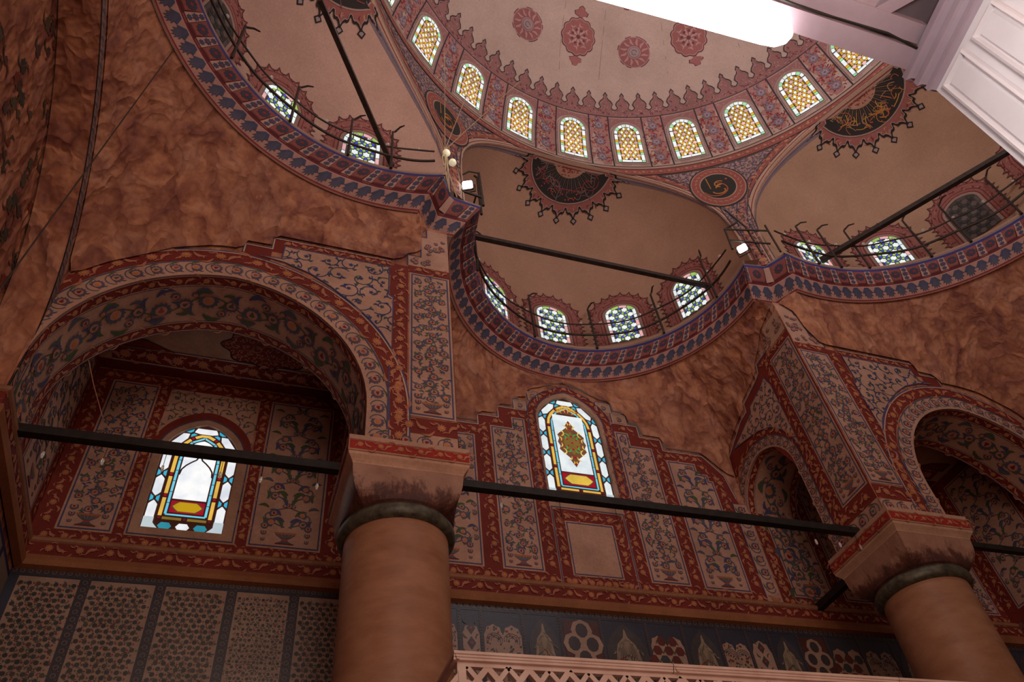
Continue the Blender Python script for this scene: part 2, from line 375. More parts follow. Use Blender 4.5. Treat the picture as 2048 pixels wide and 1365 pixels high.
def flower_panel(b,M,x0,x1,z0,z1,style=0,cuts=None,lay=2,m=0,ground=PLASTER,frame=True,du=.12,free=None):
    """flower field above a footed vase; cuts = [(xa,xb,ztop)] for a stepped head"""
    cols=cuts or [(x0,x1,z1)]
    w=x1-x0
    for xa,xb,zt in cols: b.strip(M,xa,xb,z0,zt,ground,lay,m,du,.3)
    if frame:
        path=[(x0,z0)]
        for xa,xb,zt in cols: path+= [(xa,zt),(xb,zt)]
        path+= [(x1,z0)]; t=.028
        cxm=(x0+x1)/2
        P=Path([p for i,p in enumerate(path) if i==0 or hypot(p[0]-path[i-1][0],p[1]-path[i-1][1])>1e-4],True)
        pts=[P.at(l,-t) for l in P.l[:-1]]; line(b,M,Path(pts,True),.016,BLUE,lay+1,m)
    def top(x):
        z=z1
        for xa,xb,zt in cols:
            if xa<=x<=xb: z=zt
        return z
    cx=(x0+x1)/2
    zv=z0+.06
    vw=min(.24,w*.46); vase(b,M,cx,zv,vw,lay+1,m); zb=zv+vw*.7
    ok=lambda x,z,r: x0+.05+r<x<x1-.05-r and zb-.12<z<top(x)-.05-r and (free is None or free(x,z))
    for sg in (-1,1):
        for k in range(3):
            q=(cx+sg*w*.30,zv+.02+k*.085)
            palm(b,M,q[0],q[1]+.03,.026+.01*k,-pi/2,SLATE,RED,lay+2,m)
    if style==0:
        s=.108; r=0; z=zb+.03; nc=3 if w<.62 else 4
        while z<z1:
            for k in range(nc):
                fx=x0+w*(k+.5)/nc+(.02 if r%2 else -.02); fz=z+(0 if k%2 else s*.45)
                rr=random.uniform(.046,.062)*(1 if nc<4 or w>.7 else .9)
                if ok(fx,fz,rr*.8):
                    palm(b,M,fx,fz,rr,pi/2+random.uniform(-.8,.8),random.choice([GREY,SLATE,GREY]),None,lay+2,m)
                for q in range(5):
                    a=random.uniform(0,6.28); lx=fx+.062*cos(a); lz=fz+.056*sin(a)
                    if ok(lx,lz,.02): leaf(b,M,lx,lz,a+1.2,.06,.024,random.choice([GREEN,BLUE,SLATE]),.3,lay+1,m)
            z+=s; r+=1
    else:
        z=zb
        while z<z1-.25:
            for sg in (-1,1):
                arc=[(cx+sg*(.02+.16*w/.55*sin(t)),z+.05+.26*t/pi) for t in [pi*k/8 for k in range(9)]]
                if ok(arc[4][0],arc[4][1],0) and ok(arc[-1][0],arc[-1][1],0): vine(b,M,arc,.014,SLATE,lay+1,m)
                for (dx,dz,rr,a) in ((.11,.10,.062,.4),(.10,.22,.056,1.2),(.20,.16,.042,0),(.20,.28,.040,.9),(.03,.33,.03,1.4),(.21,.05,.03,.2)):
                    fx,fz=cx+sg*dx*w/.5,z+dz
                    if ok(fx,fz,rr*.7): palm(b,M,fx,fz,rr,a if sg>0 else pi-a,random.choice([GREY,SLATE]),random.choice([RED,AMBER,GREEN]),lay+2,m)
                for (dx,dz,a,l) in ((.03,.04,.9,.15),(.05,.20,.5,.15),(.02,.30,1.1,.16),(.16,.05,1.4,.12),(.02,.12,.2,.14),(.14,.30,.1,.12),(.22,.22,2.2,.10)):
                    fx,fz=cx+sg*dx*w/.5,z+dz
                    if ok(fx,fz+.06,.03): leaf(b,M,fx,fz,a if sg>0 else pi-a,l,.042,random.choice([SLATE,BLUE,GREEN]),.2*sg,lay+2,m)
            if ok(cx,z+.33,.04): palm(b,M,cx,z+.33,.042,pi/2,SLATE,RED,lay+3,m)
            z+=.36
def outline(b,M,pts,lay=2,m=0,w=.014):
    P=Path(pts); 
    line(b,M,pts,w,CREAM,lay+1,m); 
    line(b,M,[P.at(l,w) for l in P.l],w*.9,BLUE,lay,m)

# ------------------------------------------------------------------ camera
F_PX=1544.6157
cam=bpy.data.cameras.new('camera'); co=bpy.data.objects.new('camera',cam); COL.objects.link(co)
cam.sensor_width=36; cam.lens=F_PX/2048*36; cam.clip_start=.05
Rb=Matrix(((0.9473363814,-0.1687266713,-0.2721857655),(-0.3065641810,-0.7235434273,-0.6184685212),(-0.0925860867,0.6693401371,-0.7371645660)))
co.matrix_world=Matrix.Translation((0,0,1.6))@Rb.to_4x4(); S.camera=co

# ------------------------------------------------------------------ dimensions
YB=7.57; YF=5.45; YA=6.25; XL=-2.14; XP1=(.80,1.69); XP2=(6.63,7.54); CY=5.92; CX1=1.21; CX2=7.12
AX,AY=4.24,1.08      # axis of the large semi-dome
RC=4.85              # radius at the pendentives
Z0,Z14=10.72,14.0
EXM=dict(E=(4.24,5.45),r=2.30,zs=11.65,a0=-97,a1=97,ac=0,win=[-31,-1.2,30.2,61.5])
EXL=dict(E=(.549,3.067),r=2.40,zs=11.05,a0=-160,a1=62,ac=-61.7,win=[-1.5,-31.5,-62])
EXR=dict(E=(7.85,2.95),r=2.45,zs=11.47,a0=-62,a1=160,ac=62.6,win=[3.5,34,65,96])

exec_parts=[]
# ================================================================== WALLS
def wall_open(b,M,x0,x1,z0,z1,ops,col=(.4,.2,.12),m=0,layer=0):
    """wall between x0..x1, z0..z1 with arched openings (cx,zc,r,h,zsill,pt)"""
    xs={x0,x1}
    for (cx,zc,r,h,zs,pt) in ops:
        for i in range(29):
            x=cx-r*cos(pi*i/28)
            if x0<x<x1: xs.add(round(x,5))
        for x in (cx-r,cx+r):
            if x0<x<x1: xs.add(round(x,5))
    xs=sorted(xs)
    for a,c in zip(xs,xs[1:]):
        mid=(a+c)/2; hit=None
        for o in ops:
            if abs(mid-o[0])<o[2]: hit=o
        if not hit: b.poly(M,[(a,z0),(c,z0),(c,z1),(a,z1)],col,layer,m)
        else:
            cx,zc,r,h,zs,pt=hit
            za=arch_z(a,cx,zc,r,h,pt) or zc; zb_=arch_z(c,cx,zc,r,h,pt) or zc
            b.poly(M,[(a,za),(c,zb_),(c,z1),(a,z1)],col,layer,m)
            if zs>z0: b.poly(M,[(a,z0),(c,z0),(c,zs),(a,zs)],col,layer,m)
WM=(4.055,8.98,.487,.55,7.66,.22)     # middle window opening
WL=(-.755,7.62,.415,.47,6.60,.20)     # niche window opening
M0=planeY(YB)
b=B()
wall_open(b,M0,-2.16,2.65,0,8.80,[WL],m=1)
for xa_,xb_,zt_ in ((2.65,3.0,9.0),(3.0,3.3,9.2),(4.8,5.05,9.38),(5.05,5.55,9.0),(5.55,13.2,8.80)): wall_open(b,M0,xa_,xb_,0,zt_,[],m=1)
wall_open(b,M0,3.3,4.8,0,9.60,[WM],m=1)
b.poly(M0,[(3.5,9.60),(4.65,9.60),(4.07,9.84)],(.4,.2,.1),0,1)
# --- painted field of the middle bay
for x0,x1,z0,z1 in ((1.7,2.65,6.33,8.73),(2.65,2.96,6.33,8.92),(2.96,3.40,6.33,9.13),(4.71,5.16,6.33,9.14),(5.16,5.50,6.33,8.93),(5.50,6.15,6.33,8.73)):
    b.strip(M0,x0,x1,z0,z1,RED,1,0,.3,.4)
b.poly(M0,[(6.15,6.33),(6.62,6.33),(6.62,7.4),(6.49,7.99),(6.42,8.41),(6.18,8.73),(6.15,8.73)],RED,1)
b.strip(M0,3.40,4.71,6.33,7.60,RED,1)
outline(b,M0,[(1.7,8.73),(2.65,8.73),(2.65,8.92),(2.96,8.92),(2.96,9.13),(3.40,9.13)])
outline(b,M0,[(4.71,9.14),(5.16,9.14),(5.16,8.93),(5.50,8.93),(5.50,8.73),(6.15,8.73),(6.42,8.41),(6.49,7.99)])
for (x0,x1,z0,z1) in ((3.22,3.40,9.13,9.31),(3.46,3.60,9.36,9.53),(4.56,4.78,9.34,9.52),(4.78,5.0,9.14,9.33)):
    b.strip(M0,x0,x1,z0,z1,PLASTER2,1); outline(b,M0,[(x0,z0),(x0,z1),(x1,z1),(x1,z0)])
    palm(b,M0,(x0+x1)/2,(z0+z1)/2,.05,0,GREY,None,3)
# pointed frame round the middle window
outer=Path(arch_pts(4.07,9.10,.66,.64,7.60,.26)); inner_=arch_pts(4.065,9.04,.535,.585,7.60,.22)
ring_pts=Path(inner_)
wall_open(b,M0,3.45,4.68,7.56,9.55,[(4.065,9.04,.535,.585,7.60,.22)],RED,0,1) if False else None
def band_between(b,M,p1,p2,col,lay,m=0):
    n=max(len(p1),len(p2))
    A=Path(p1);C_=Path(p2);k=60
    for i in range(k):
        a,a2=A.at(A.L*i/k),A.at(A.L*(i+1)/k); c,c2=C_.at(C_.L*i/k),C_.at(C_.L*(i+1)/k)
        b.poly(M,[a,a2,c2,c],col,lay,m)
band_between(b,M0,inner_,outer.p,RED,2)
MA=along(M0,Path(arch_pts(4.065,9.04,.545,.60,7.60,.22)))
border(b,MA,Path(arch_pts(4.065,9.04,.545,.60,7.60,.22)).L,.0,.115,ground=None,lay=3,edges=False)
line(b,M0,outer,.014,BLUE,4); line(b,M0,Path(inner_),.012,BLUE,4)
def frame_fill(b,M,inner,hole,col,lay):
    band_between(b,M,hole,inner,col,lay)
frame_fill(b,M0,inner_,arch_pts(WM[0],WM[1],WM[2],WM[3],WM[4],WM[5]),PLASTER2,2)
b.strip(M0,3.53,4.60,7.48,7.66,PLASTER2,2)
# panels between red bands
flower_panel(b,M0,1.78,2.65-.06,6.5,8.54,1)
flower_panel(b,M0,2.82,3.35,6.5,8.96,0,[(2.82,3.15,8.75),(3.15,3.35,8.96)])
flower_panel(b,M0,4.76,5.32,6.49,8.98,0,[(4.76,4.98,8.98),(4.98,5.32,8.74)])
flower_panel(b,M0,5.51,6.20,6.47,8.56,1,[(5.51,5.98,8.56),(5.98,6.14,8.38),(6.14,6.20,8.27)])
b.strip(M0,3.54,3.57,6.34,7.5,PLASTER,2); b.strip(M0,4.56,4.59,6.34,7.5,PLASTER,2); b.strip(M0,3.54,4.59,7.46,7.50,PLASTER,2)
line(b,M0,[(3.555,6.34),(3.555,7.48),(4.575,7.48),(4.575,6.34)],.014,BLUE,4)
b.strip(M0,3.71,4.39,6.49,7.28,PLASTER,3); line(b,M0,Path([(3.735,6.515),(4.365,6.515),(4.365,7.255),(3.735,7.255)],True),.014,BLUE,4)
def orn(b,M,pts,w,lay=2):
    P=Path(pts); border(b,along(M,P),P.L,-w/2,w/2,ground=None,lay=lay,edges=False,per=1.55)
for P_ in ([(2.735,6.52),(2.735,8.78)],[(3.455,6.52),(3.455,9.05)],[(4.665,6.52),(4.665,9.02)],[(5.415,6.52),(5.415,8.72)],[(6.31,6.52),(6.30,8.35)],[(1.7,6.415),(6.6,6.415)],
           [(1.75,8.63),(2.70,8.63)],[(2.80,8.84),(3.02,8.84)],[(3.02,9.04),(3.36,9.04)],[(4.76,9.06),(5.08,9.06)],[(5.06,8.84),(5.42,8.84)],[(5.44,8.645),(6.12,8.645)],[(6.0,8.6),(6.34,8.24)],
           [(3.64,6.56),(3.64,7.36),(4.47,7.36),(4.47,6.56)],[(3.6,6.415),(4.5,6.415)]):
    orn(b,M0,P_,.13)
b.strip(M0,6.40,6.62,6.34,7.9,PLASTER,2); line(b,M0,[(6.395,6.34),(6.395,7.95)],.014,BLUE,4); crescents(b,along(M0,Path([(6.61,6.5),(6.61,7.9)])),1.4,.01,.19,ground=None,lay=3)
# --- niche back wall (left bay) and the bay right of the second column
def niche_wall(b,xa,xb,px):
    if xa<0:
        for a,c,z0,z1 in ((xa,-1.29,6.33,8.76),(-.20,xb,6.33,8.76),(-1.29,-.20,6.33,6.48),(-1.29,-.20,8.09,8.76)): b.strip(M0,a,c,z0,z1,RED,1,0,.3,.4)
    else: b.strip(M0,xa,xb,6.33,8.76,RED,1,0,.3,.4)
    for q in px:
        if q[0]=='p': flower_panel(b,M0,q[1],q[2],6.48,8.60,q[3])
    for q in px:
        if q[0]=='v': orn(b,M0,[(q[1],6.5),(q[1],8.6)],.12)
    orn(b,M0,[(xa+.05,6.405),(xb-.05,6.405)],.12); orn(b,M0,[(xa+.05,8.68),(xb-.05,8.68)],.13)
niche_wall(b,XL,1.7,[('p',-1.93,-1.40,0),('p',-.08,.70,1),('p',.92,1.45,0),('v',-2.03,0),('v',-1.345,0),('v',-.14,0),('v',.81,0)])
# niche window panel
b.strip(M0,-1.29,-.20,6.48,WL[4],PLASTER2,2); 
for s_ in (0,1): b.strip(M0,(-1.29,WL[0]+WL[2])[s_],(WL[0]-WL[2],-.20)[s_],6.48,7.62,PLASTER2,2)
LW_in=arch_pts(-.755,7.66,.47,.50,7.6,.15); 
band_between(b,M0,arch_pts(WL[0],WL[1],WL[2],WL[3],7.60,WL[5]),LW_in,PLASTER2,2)
top_=[(-1.29,7.6),(-1.29,8.60),(-.755,8.60),(-.20,8.60),(-.20,7.6)]
# spandrel above the niche window
sp=[(-1.27,8.58),(-.22,8.58)]+[p for p in arch_pts(-.755,7.68,.535,.56,7.68,.12)][::-1]
arabesque(b,M0,sp,BLUE,PLASTER,2,0,.17,1,[GREY,SLATE,GREEN])
band_between(b,M0,arch_pts(-.755,7.66,.47,.50,7.62,.15),arch_pts(-.755,7.70,.545,.57,7.62,.12),RED,4)
line(b,M0,Path([(-1.265,6.505),(-.225,6.505),(-.225,7.8)]),.014,BLUE,4); line(b,M0,Path([(-1.265,6.505),(-1.265,7.8)]),.014,BLUE,4)
line(b,M0,Path(LW_in),.014,BLUE,5)
niche_wall(b,6.64,10.5,[('p',6.85,7.5,1),('p',7.66,8.36,0),('p',8.54,9.18,1),('p',9.34,9.80,0),('p',9.94,10.34,0),('v',6.75,0),('v',7.58,0),('v',8.45,0),('v',9.26,0),('v',9.87,0),('v',10.41,0)])
wall=b.build('wall_back',[PAINT,MOTT],origin=(4.2,YB,0))
tag(wall,'painted rear wall of red bordered panels with flower vases and stepped heads','wall',kind='structure')

# left side wall of the niche, with the big side arch above
b=B(); MX=planeX(XL)
b.strip(MX,YF,YB,0,8.8,(.4,.2,.1),0,1,.4,.8)
b.strip(MX,YF,YB,6.33,8.76,RED,1,0,.3,.4)
flower_panel(b,MX,5.60,6.30,6.48,8.6,0); flower_panel(b,MX,6.48,7.35,6.48,8.6,1)
orn(b,MX,[(6.39,6.5),(6.39,8.6)],.12); orn(b,MX,[(7.45,6.5),(7.45,8.6)],.12)
b.strip(MX,YF,YB,3,5.95,NAVY,1,0,.3,.5)
for k in range(4):
    y0=5.5+k*.53
    b.strip(MX,y0,y0+.45,3.2,5.9,(.24,.19,.15),2,0,.3,.5)
# pier front of the left side below the springing
MPF=planeY(YF-.01)
b.strip(MPF,-4.2,XL,0,6.3,(.4,.2,.1),0,1,.5,.8)
w=b.build('wall_left',[PAINT,MOTT],origin=(XL,6.5,0)); tag(w,'dark painted side wall of the left niche, turning the corner beside the big side arch','wall',kind='structure')

b=B(); MR=planeX(10.47,-1)
b.strip(MR,YF,YB,0,8.8,(.4,.2,.1),0,1,.4,.8); b.strip(MR,YF,YB,6.33,8.76,RED,1,0,.3,.4)
flower_panel(b,MR,5.60,6.30,6.48,8.6,0); flower_panel(b,MR,6.48,7.35,6.48,8.6,1); orn(b,MR,[(6.39,6.5),(6.39,8.6)],.12); orn(b,MR,[(7.45,6.5),(7.45,8.6)],.12)
w=b.build('wall_right',[PAINT,MOTT],origin=(10.47,6.5,0)); tag(w,'dark flower panelled side wall closing the bay right of the far column','wall',kind='structure')
# floor
b=B(); b.strip(planeZ(0),-6,12,-6,7.6,(.3,.05,.03),0,0,3,3)
fl=b.build('floor',[CARPET],origin=(3,1,0)); tag(fl,'red carpeted prayer hall floor below the view','floor',kind='structure')

# ------------------------------------------------------------------ tile dado
def tile_wall():
    b=B(); M=planeY(YB-.02)
    b.strip(M,XL,12,2.6,6.03,(.045,.05,.075),0,0,.6,.6)
    # seam bands with small rings
    def seam(x0,x1,z0,z1,vert=True):
        b.strip(M,x0,x1,z0,z1,(.05,.045,.06),1,0,.3,.4)
        L_=(z1-z0) if vert else (x1-x0); w=(x1-x0) if vert else (z1-z0); n=max(1,int(L_/(w*.75)))
        for i in range(n):
            t=(i+.5)/n*L_; u,v=((x0+x1)/2,z0+t) if vert else (x0+t,(z0+z1)/2)
            c=(.16,.12,.11)
            b.poly(M,circ(u,v,w*.26,8),c,2); b.poly(M,circ(u,v,w*.15,7),(.05,.045,.06),3)
            b.poly(M,circ(u+(w*.3 if vert else w*.4),v+(w*.4 if vert else w*.3),w*.08,5),c,2)
    xs=[-2.10,-1.475,-.80,-.125,.49,1.16,1.75]
    seam(XL,2.0,5.94,6.03,False)
    for x in xs[1:-1]: seam(x-.05,x+.05,4.2,5.94)
    for i,(a,c) in enumerate(zip(xs,xs[1:])):
        x0,x1=a+.05,c-.05; b.strip(M,x0,x1,4.2,5.93,(.40,.27,.20),1,0,.3,.4)
        st=.075; r=0; z=4.24
        while z<5.90:
            x=x0+.035+(st*.5 if r%2 else 0)
            while x<x1-.02:
                q=random.random(); g=random.uniform(.7,1.3)
                col=tuple(k*g for k in ((.055,.055,.055) if q<.7 else (.09,.06,.05)))
                rr=.0235 if i!=3 else .017
                b.poly(M,star(x+random.uniform(-.004,.004),z,rr,8,.86,q),col,2)
                b.poly(M,circ(x+st*.5,z+random.uniform(-.006,.006),.0095,6),(.30,.035,.02) if q<.6 else (.10,.13,.07),2)
                for k in range(3 if i!=3 else 5):
                    aa=random.uniform(0,6.28); leaf(b,M,x+.031*cos(aa),z+.031*sin(aa),aa+1.4,.03,.009,random.choice([(.09,.07,.06),(.06,.08,.05),(.10,.05,.07),(.42,.30,.22)]),.3,2,0,3)
                x+=st
            z+=st*.72; r+=1
    # arched tile panels of the middle and right bays
    seam(2.0,12,5.93,6.03,False)
    kinds=[('cart',2.28,2.47),('fern',2.52,2.95),('tree',3.02,3.40),('ogee',3.46,3.90),('tree2',3.95,4.48),('hex',4.53,4.96),('tree',5.02,5.44),('fern',5.47,5.84),('cart',5.89,6.16),('tree',6.20,6.58),('ogee',6.63,7.0),('hex',7.05,7.5),('fern',7.55,8.0),('tree',8.05,8.5),('hex',8.55,9.0),('ogee',9.05,9.5),('fern',9.55,10),('tree',10.05,10.5)]
    for kd,x0,x1 in [('fern',1.80,2.22)]+kinds:
        seam(x1+.005,x1+.05,4.4,5.93)
        cx=(x0+x1)/2; w=x1-x0; TAN=(.42,.28,.21)
        if kd in('fern','cart','hex'):
            head=[(x0,4.4),(x0,5.66)]
            nn=2 if kd!='cart' else 1
            for j in range(nn):
                c0=x0+w*(j+.5)/nn
                for k in range(9):
                    t=pi*k/8; rr=w/nn/2*(1 if k%2==0 else .88); head.append((c0-rr*cos(t),5.66+rr*1.15*sin(t)))
            head+= [(x1,4.4)]
            b.poly(M,head,TAN,1)
            if kd=='fern':
                for q in range(170):
                    u,v=random.uniform(x0+.02,x1-.02),random.uniform(4.7,5.75)
                    if not inside((u,v),head): continue
                    b.poly(M,circ(u,v,random.uniform(.007,.014),6),random.choice([(.30,.03,.02),(.06,.06,.07),(.07,.09,.06)]),3)
                for v in (4.85,5.1,5.35,5.6):
                    for u in (x0+w*.27,x0+w*.73):
                        for rr in (.09,.065,.04): line(b,M,[(u+rr*cos(rad(k*22-30)),v+rr*.9*sin(rad(k*22-30))) for k in range(11)],.007,(.09,.09,.10),2)
            elif kd=='hex':
                st=w/3
                for r in range(12):
                    for c_ in range(4):
                        u=x0+(c_+.5*(r%2))*st; v=4.6+r*st*.78
                        if not inside((u,v),head): continue
                        b.poly(M,star(u,v,st*.42,6,.9),random.choice([(.055,.06,.065),(.14,.03,.025)]),2)
                        for sg in (-1,1): leaf(b,M,u+sg*st*.5,v-st*.25,pi/2+sg*.5,st*.5,.016,(.07,.09,.055),.1,3)
            else:
                for k in range(7):
                    v=4.7+k*.17
                    b.poly(M,[(cx,v+.075),(cx+.05,v),(cx,v-.075),(cx-.05,v)],(.07,.06,.07),2); b.poly(M,circ(cx,v,.02,7),(.30,.05,.03),3)
                    for sg in (-1,1): leaf(b,M,cx+sg*.05,v+.05,pi/2-sg*.6,.07,.018,(.08,.08,.07),.2,3)
        elif kd=='ogee':
            b.strip(M,x0,x1,4.4,5.9,(.10,.035,.03),1)
            for r in range(9):
                v=5.78-r*.16
                for u in ((cx,) if r%2==0 else (x0+w*.25,x1-w*.25)):
                    b.poly(M,star(u,v,w*.30,8,.93),TAN,2); b.poly(M,circ(u,v,w*.17,10,1.15),(.06,.05,.055),3)
                    
        else:
            hd=[(x0+.01,4.4),(x0+.01,5.60),(x0+w*.15,5.74),(x0+w*.33,5.83),(cx,5.90),(x1-w*.33,5.83),(x1-w*.15,5.74),(x1-.01,5.60),(x1-.01,4.4)]
            b.poly(M,hd,(.07,.065,.07),1)
            lc=(.34,.26,.18)
            for sg in (-1,1):
                for k in range(9):
                    v=5.83
                    pts=[(cx+sg*(w*.47*(k/8)*t**.36+.007*sin(11*t+k)),5.83-.95*t-.012*k) for t in [j/10 for j in range(11)]]
                    for q in range(4):
                        tq=.12+.2*q+.02*k; leaf(b,M,cx+sg*w*.47*(k/8)*tq**.36,5.83-.95*tq,-pi/2+sg*random.uniform(.4,1),.05,.016,random.choice([lc,(.14,.13,.10)]),.3,3)
                    pts=[p for p in pts if x0+.02<p[0]<x1-.02]
                    if len(pts)>1: vine(b,M,pts,.010,lc,2)
                    if len(pts)>3: b.poly(M,circ(pts[3][0],pts[3][1]-.02,.011,6),random.choice([(.26,.05,.03),(.08,.10,.06)]),3)
    o=b.build('wall_tiles',[GLOSS],origin=(4,YB,4)); tag(o,'dark blue and tan patterned tile dado running under the red banded moulding','tiles',kind='structure')
tile_wall()

# ------------------------------------------------------------------ moulding above the tiles
def moulding():
    b=B()
    plan=[(-4.2,YF-.01),(XL,YF-.01),(XL,YB),(12,YB)]
    P=Path(plan)
    prof=[(.02,6.00),(.085,6.02),(.10,6.07),(.085,6.13),(.065,6.145),(.055,6.15),(.055,6.285),(.075,6.295),(.085,6.32),(.06,6.35),(.0,6.365)]
    cols=[(.30,.12,.05),(.36,.15,.065),(.33,.13,.06),(.28,.10,.05),(.45,.27,.17),RED,(.45,.27,.17),(.42,.20,.11),(.36,.15,.07),(.30,.12,.06)]
    def M(s,k):
        (d,z)=prof[k]; x,y=P.at(s,-d); return ((x,y,z),(0,0,0))
    us=[]
    for a,c in zip(P.l,P.l[1:]):
        n=max(1,int((c-a)/.3)); us+= [a+(c-a)*i/n for i in range(n)]
    us.append(P.L)
    for k in range(len(prof)-1):
        b.rows([[M(u,k)[0] for u in us],[M(u,k+1)[0] for u in us]],cols[k])
    MB=lambda s,v:((*P.at(s,-(.055)),v),(0,0,0))
    def MN(s,v):
        x,y=P.at(s,-.055); x2,y2=P.at(s,-.155); return ((x,y,v),((x2-x)*10,(y2-y)*10,0))
    for a,c in zip(P.l,P.l[1:]): border(b,MN,c-.05,6.155,6.28,a+.05,ground=None,edges=False,lay=2,per=2.2)
    o=b.build('trim_1',[PAINT],origin=(4,YB,6.2)); tag(o,'long projecting moulding with a red floral band between orange rounds above the tiles','moulding',kind='structure')
moulding()
# ================================================================== ARCHES AND PIERS
def soffit(b,Mface,ap,depth_dir,d,col=PLASTER,n=None,bands=((0,.16,'r'),(.16,.64,'s'),(.64,.80,'r'))):
    """barrel under an arch: path ap in the face plane, extruded by depth_dir"""
    P=Path(ap)
    def M(s,v):
        x,y=P.at(s); x2,y2=P.at(s,-.1); p,_=Mface(x,y); q,_=Mface(x2,y2)
        return ((p[0]+depth_dir[0]*v,p[1]+depth_dir[1]*v,p[2]+depth_dir[2]*v),((q[0]-p[0])*10,(q[1]-p[1])*10,(q[2]-p[2])*10))
    b.strip(M,0,P.L,0,d,col,0,0,.08,.2)
    for a,c,k in bands:
        a,c=a*d/.8,c*d/.8
        if k=='r': border(b,M,P.L,a+.025,c-.025,lay=1,ground=RED,leafc=(.62,.30,.18),per=2.4)
        else: scroll(b,M,P.L,a+.03,c-.03,lay=1,ground=None,per=1.1)
    return P.L
def face_bands(b,M,ap,w1=.20,w2=.155,gap=.02):
    P=Path(ap); MP=along(M,P)
    b.strip(MP,0,P.L,-.0,w1+gap,PLASTER,1,0,.08)
    crescents(b,MP,P.L,.02,w1,lay=1,ground=None)
    b.strip(MP,0,P.L,w1+gap*.5,w1+gap*.5+.014,BLUE,3,0,.08)
    border(b,MP,P.L,w1+gap+.02,w1+gap+.02+w2,lay=2,edges=False,per=1.8)
    b.strip(MP,0,P.L,w1+gap+.02+w2,w1+gap+.034+w2,CREAM,3,0,.08); b.strip(MP,0,P.L,w1+gap+.034+w2,w1+gap+.05+w2,BLUE,3,0,.08)
def front_arch(name,cx,xa,xb,px0,px1,mirror,label,ztop=10.02):
    """arch in the plane YF spanning xa..xb, pier px0..px1; mirror=-1 pier on the left"""
    root=thing(name,label,'arch',((xa+xb)/2,YF,8.3))
    M=planeY(YF); r=(xb-xa)/2; op=(cx,6.75,r,1.58,6.3,.06)
    ap=arch_pts(cx,6.75,r,1.58,6.3,.06,48)
    b=B(); lo,hi=min(xa,px0)-(.02 if mirror>0 else 0),max(xb,px1)+(0 if mirror>0 else .02)
    if mirror<0: hi=xb+.6
    wall_open(b,M,lo,hi,6.3,ztop,[op],m=1); b.strip(planeY(YA),lo,hi,8.34,8.9,(.3,.15,.1),0,1,.4) 
    # back face closes the wall towards the niche
    wall_open(b,planeY(YA),lo,hi,6.3,8.9,[op],m=1)
    P=Path(ap)
    MP=along(M,P)
    # keep the bands off the side wall: only the crown and the pier half
    face_bands(b,(lambda u,v:M(max(u,XL+.004),v)) if mirror>0 else (lambda u,v:M(min(u,10.468),v)),ap)
    s=-mirror   # direction from arch towards pier : +1 pier on the right for mirror 1
    X=lambda x: x if mirror>0 else (CX1+CX2+.0)-x   # reflect about the bay axis
    # stepped red frame + spandrel + pier panel, laid out for the left arch and reflected
    def R(x0,x1,z0,z1,c,l=1,**k): b.strip(M,X(x0),X(x1),z0,z1,c,l,0,.2,.4)
    R(-.64,-.36,8.60,8.94,RED); R(-.36,.98,8.9,9.15,RED); R(.98,1.03,8.45,9.08,RED); R(1.02,1.19,6.5,9.12,RED)
    R(.86,1.69,6.30,6.5,PLASTER); R(1.02,1.69,6.50,6.70,RED,2); R(1.19,1.69,9.02,9.15,RED,2)
    R(1.18,1.69,9.15,9.36,PLASTER); R(1.345,1.69,9.36,9.80,PLASTER); R(1.42,1.69,9.80,9.97,PLASTER)
    sp=[(-.49,8.78),(-.24,8.79),(-.235,9.03),(.96,9.03),(.965,8.52),(1.02,8.47),(1.02,7.62),(.90,7.85),(.75,8.05),(.55,8.26),(.32,8.46),(.085,8.62),(-.2,8.73)]
    sp=[(X(x),z) for x,z in sp]
    arabesque(b,M,sp,(.045,.06,.20),PLASTER,3,0,.24,1.0,[(.045,.06,.20),(.06,.07,.17),(.05,.10,.10)])
    line(b,M,Path(sp,True),.014,BLUE,5)
    outline(b,M,[(X(x),z) for x,z in ([(-.65,8.79),(-.65,8.94),(-.36,8.94),(-.36,9.15),(.98,9.15)] if mirror>0 else [(.98,9.15),(-.36,9.15),(-.36,8.94),(-.65,8.94),(-.65,8.79)])],2)
    orn(b,M,[(X(-.30),9.09),(X(.98),9.09)],.11); orn(b,M,[(X(1.105),6.55),(X(1.105),9.05)],.14,2); orn(b,M,[(X(1.05),6.60),(X(1.69),6.60)],.15,3); orn(b,M,[(X(1.2),9.085),(X(1.66),9.085)],.12,3)
    crescents(b,along(M,Path([(X(.88),6.31),(X(1.69),6.31)] if mirror>0 else [(X(1.69),6.31),(X(.88),6.31)])),.80,.0,.17,ground=None,lay=2)
    xs=sorted((X(1.205),X(1.685)))
    for (x0,x1,z0,z1,n) in ((1.20,1.67,9.17,9.35,3),(1.36,1.67,9.37,9.80,5)):
        for q in range(n*3):
            palm(b,M,X(random.uniform(x0+.04,x1-.02)),random.uniform(z0+.04,z1-.04),random.uniform(.03,.045),random.uniform(0,6),GREY,None,3)
    line(b,M,[(X(1.18),9.15),(X(1.18),9.36),(X(1.345),9.36),(X(1.345),9.80),(X(1.42),9.8),(X(1.42),9.97)],.014,BLUE,4)
    flower_panel(b,M,xs[0],xs[1],6.72,9.01,0,lay=2)
    line(b,M,Path([(X(1.0),6.50),(X(1.0),7.4)]),.014,BLUE,4)
    b.build('arch_face',[PAINT,MOTT],root)
    b=B(); soffit(b,M,ap,(0,1,0),YA-YF); b.build('arch_soffit',[PAINT],root)
    return root,ap
front_arch('painted_arch',-.67,-2.14,.80,.80,1.69,1,'wide painted arch left of the near column with floral soffit and stepped blue spandrel')
front_arch('painted_arch',9.0,7.54,10.46,6.63,7.54,-1,'painted arch springing right from the far column, cut off by the frame edge')
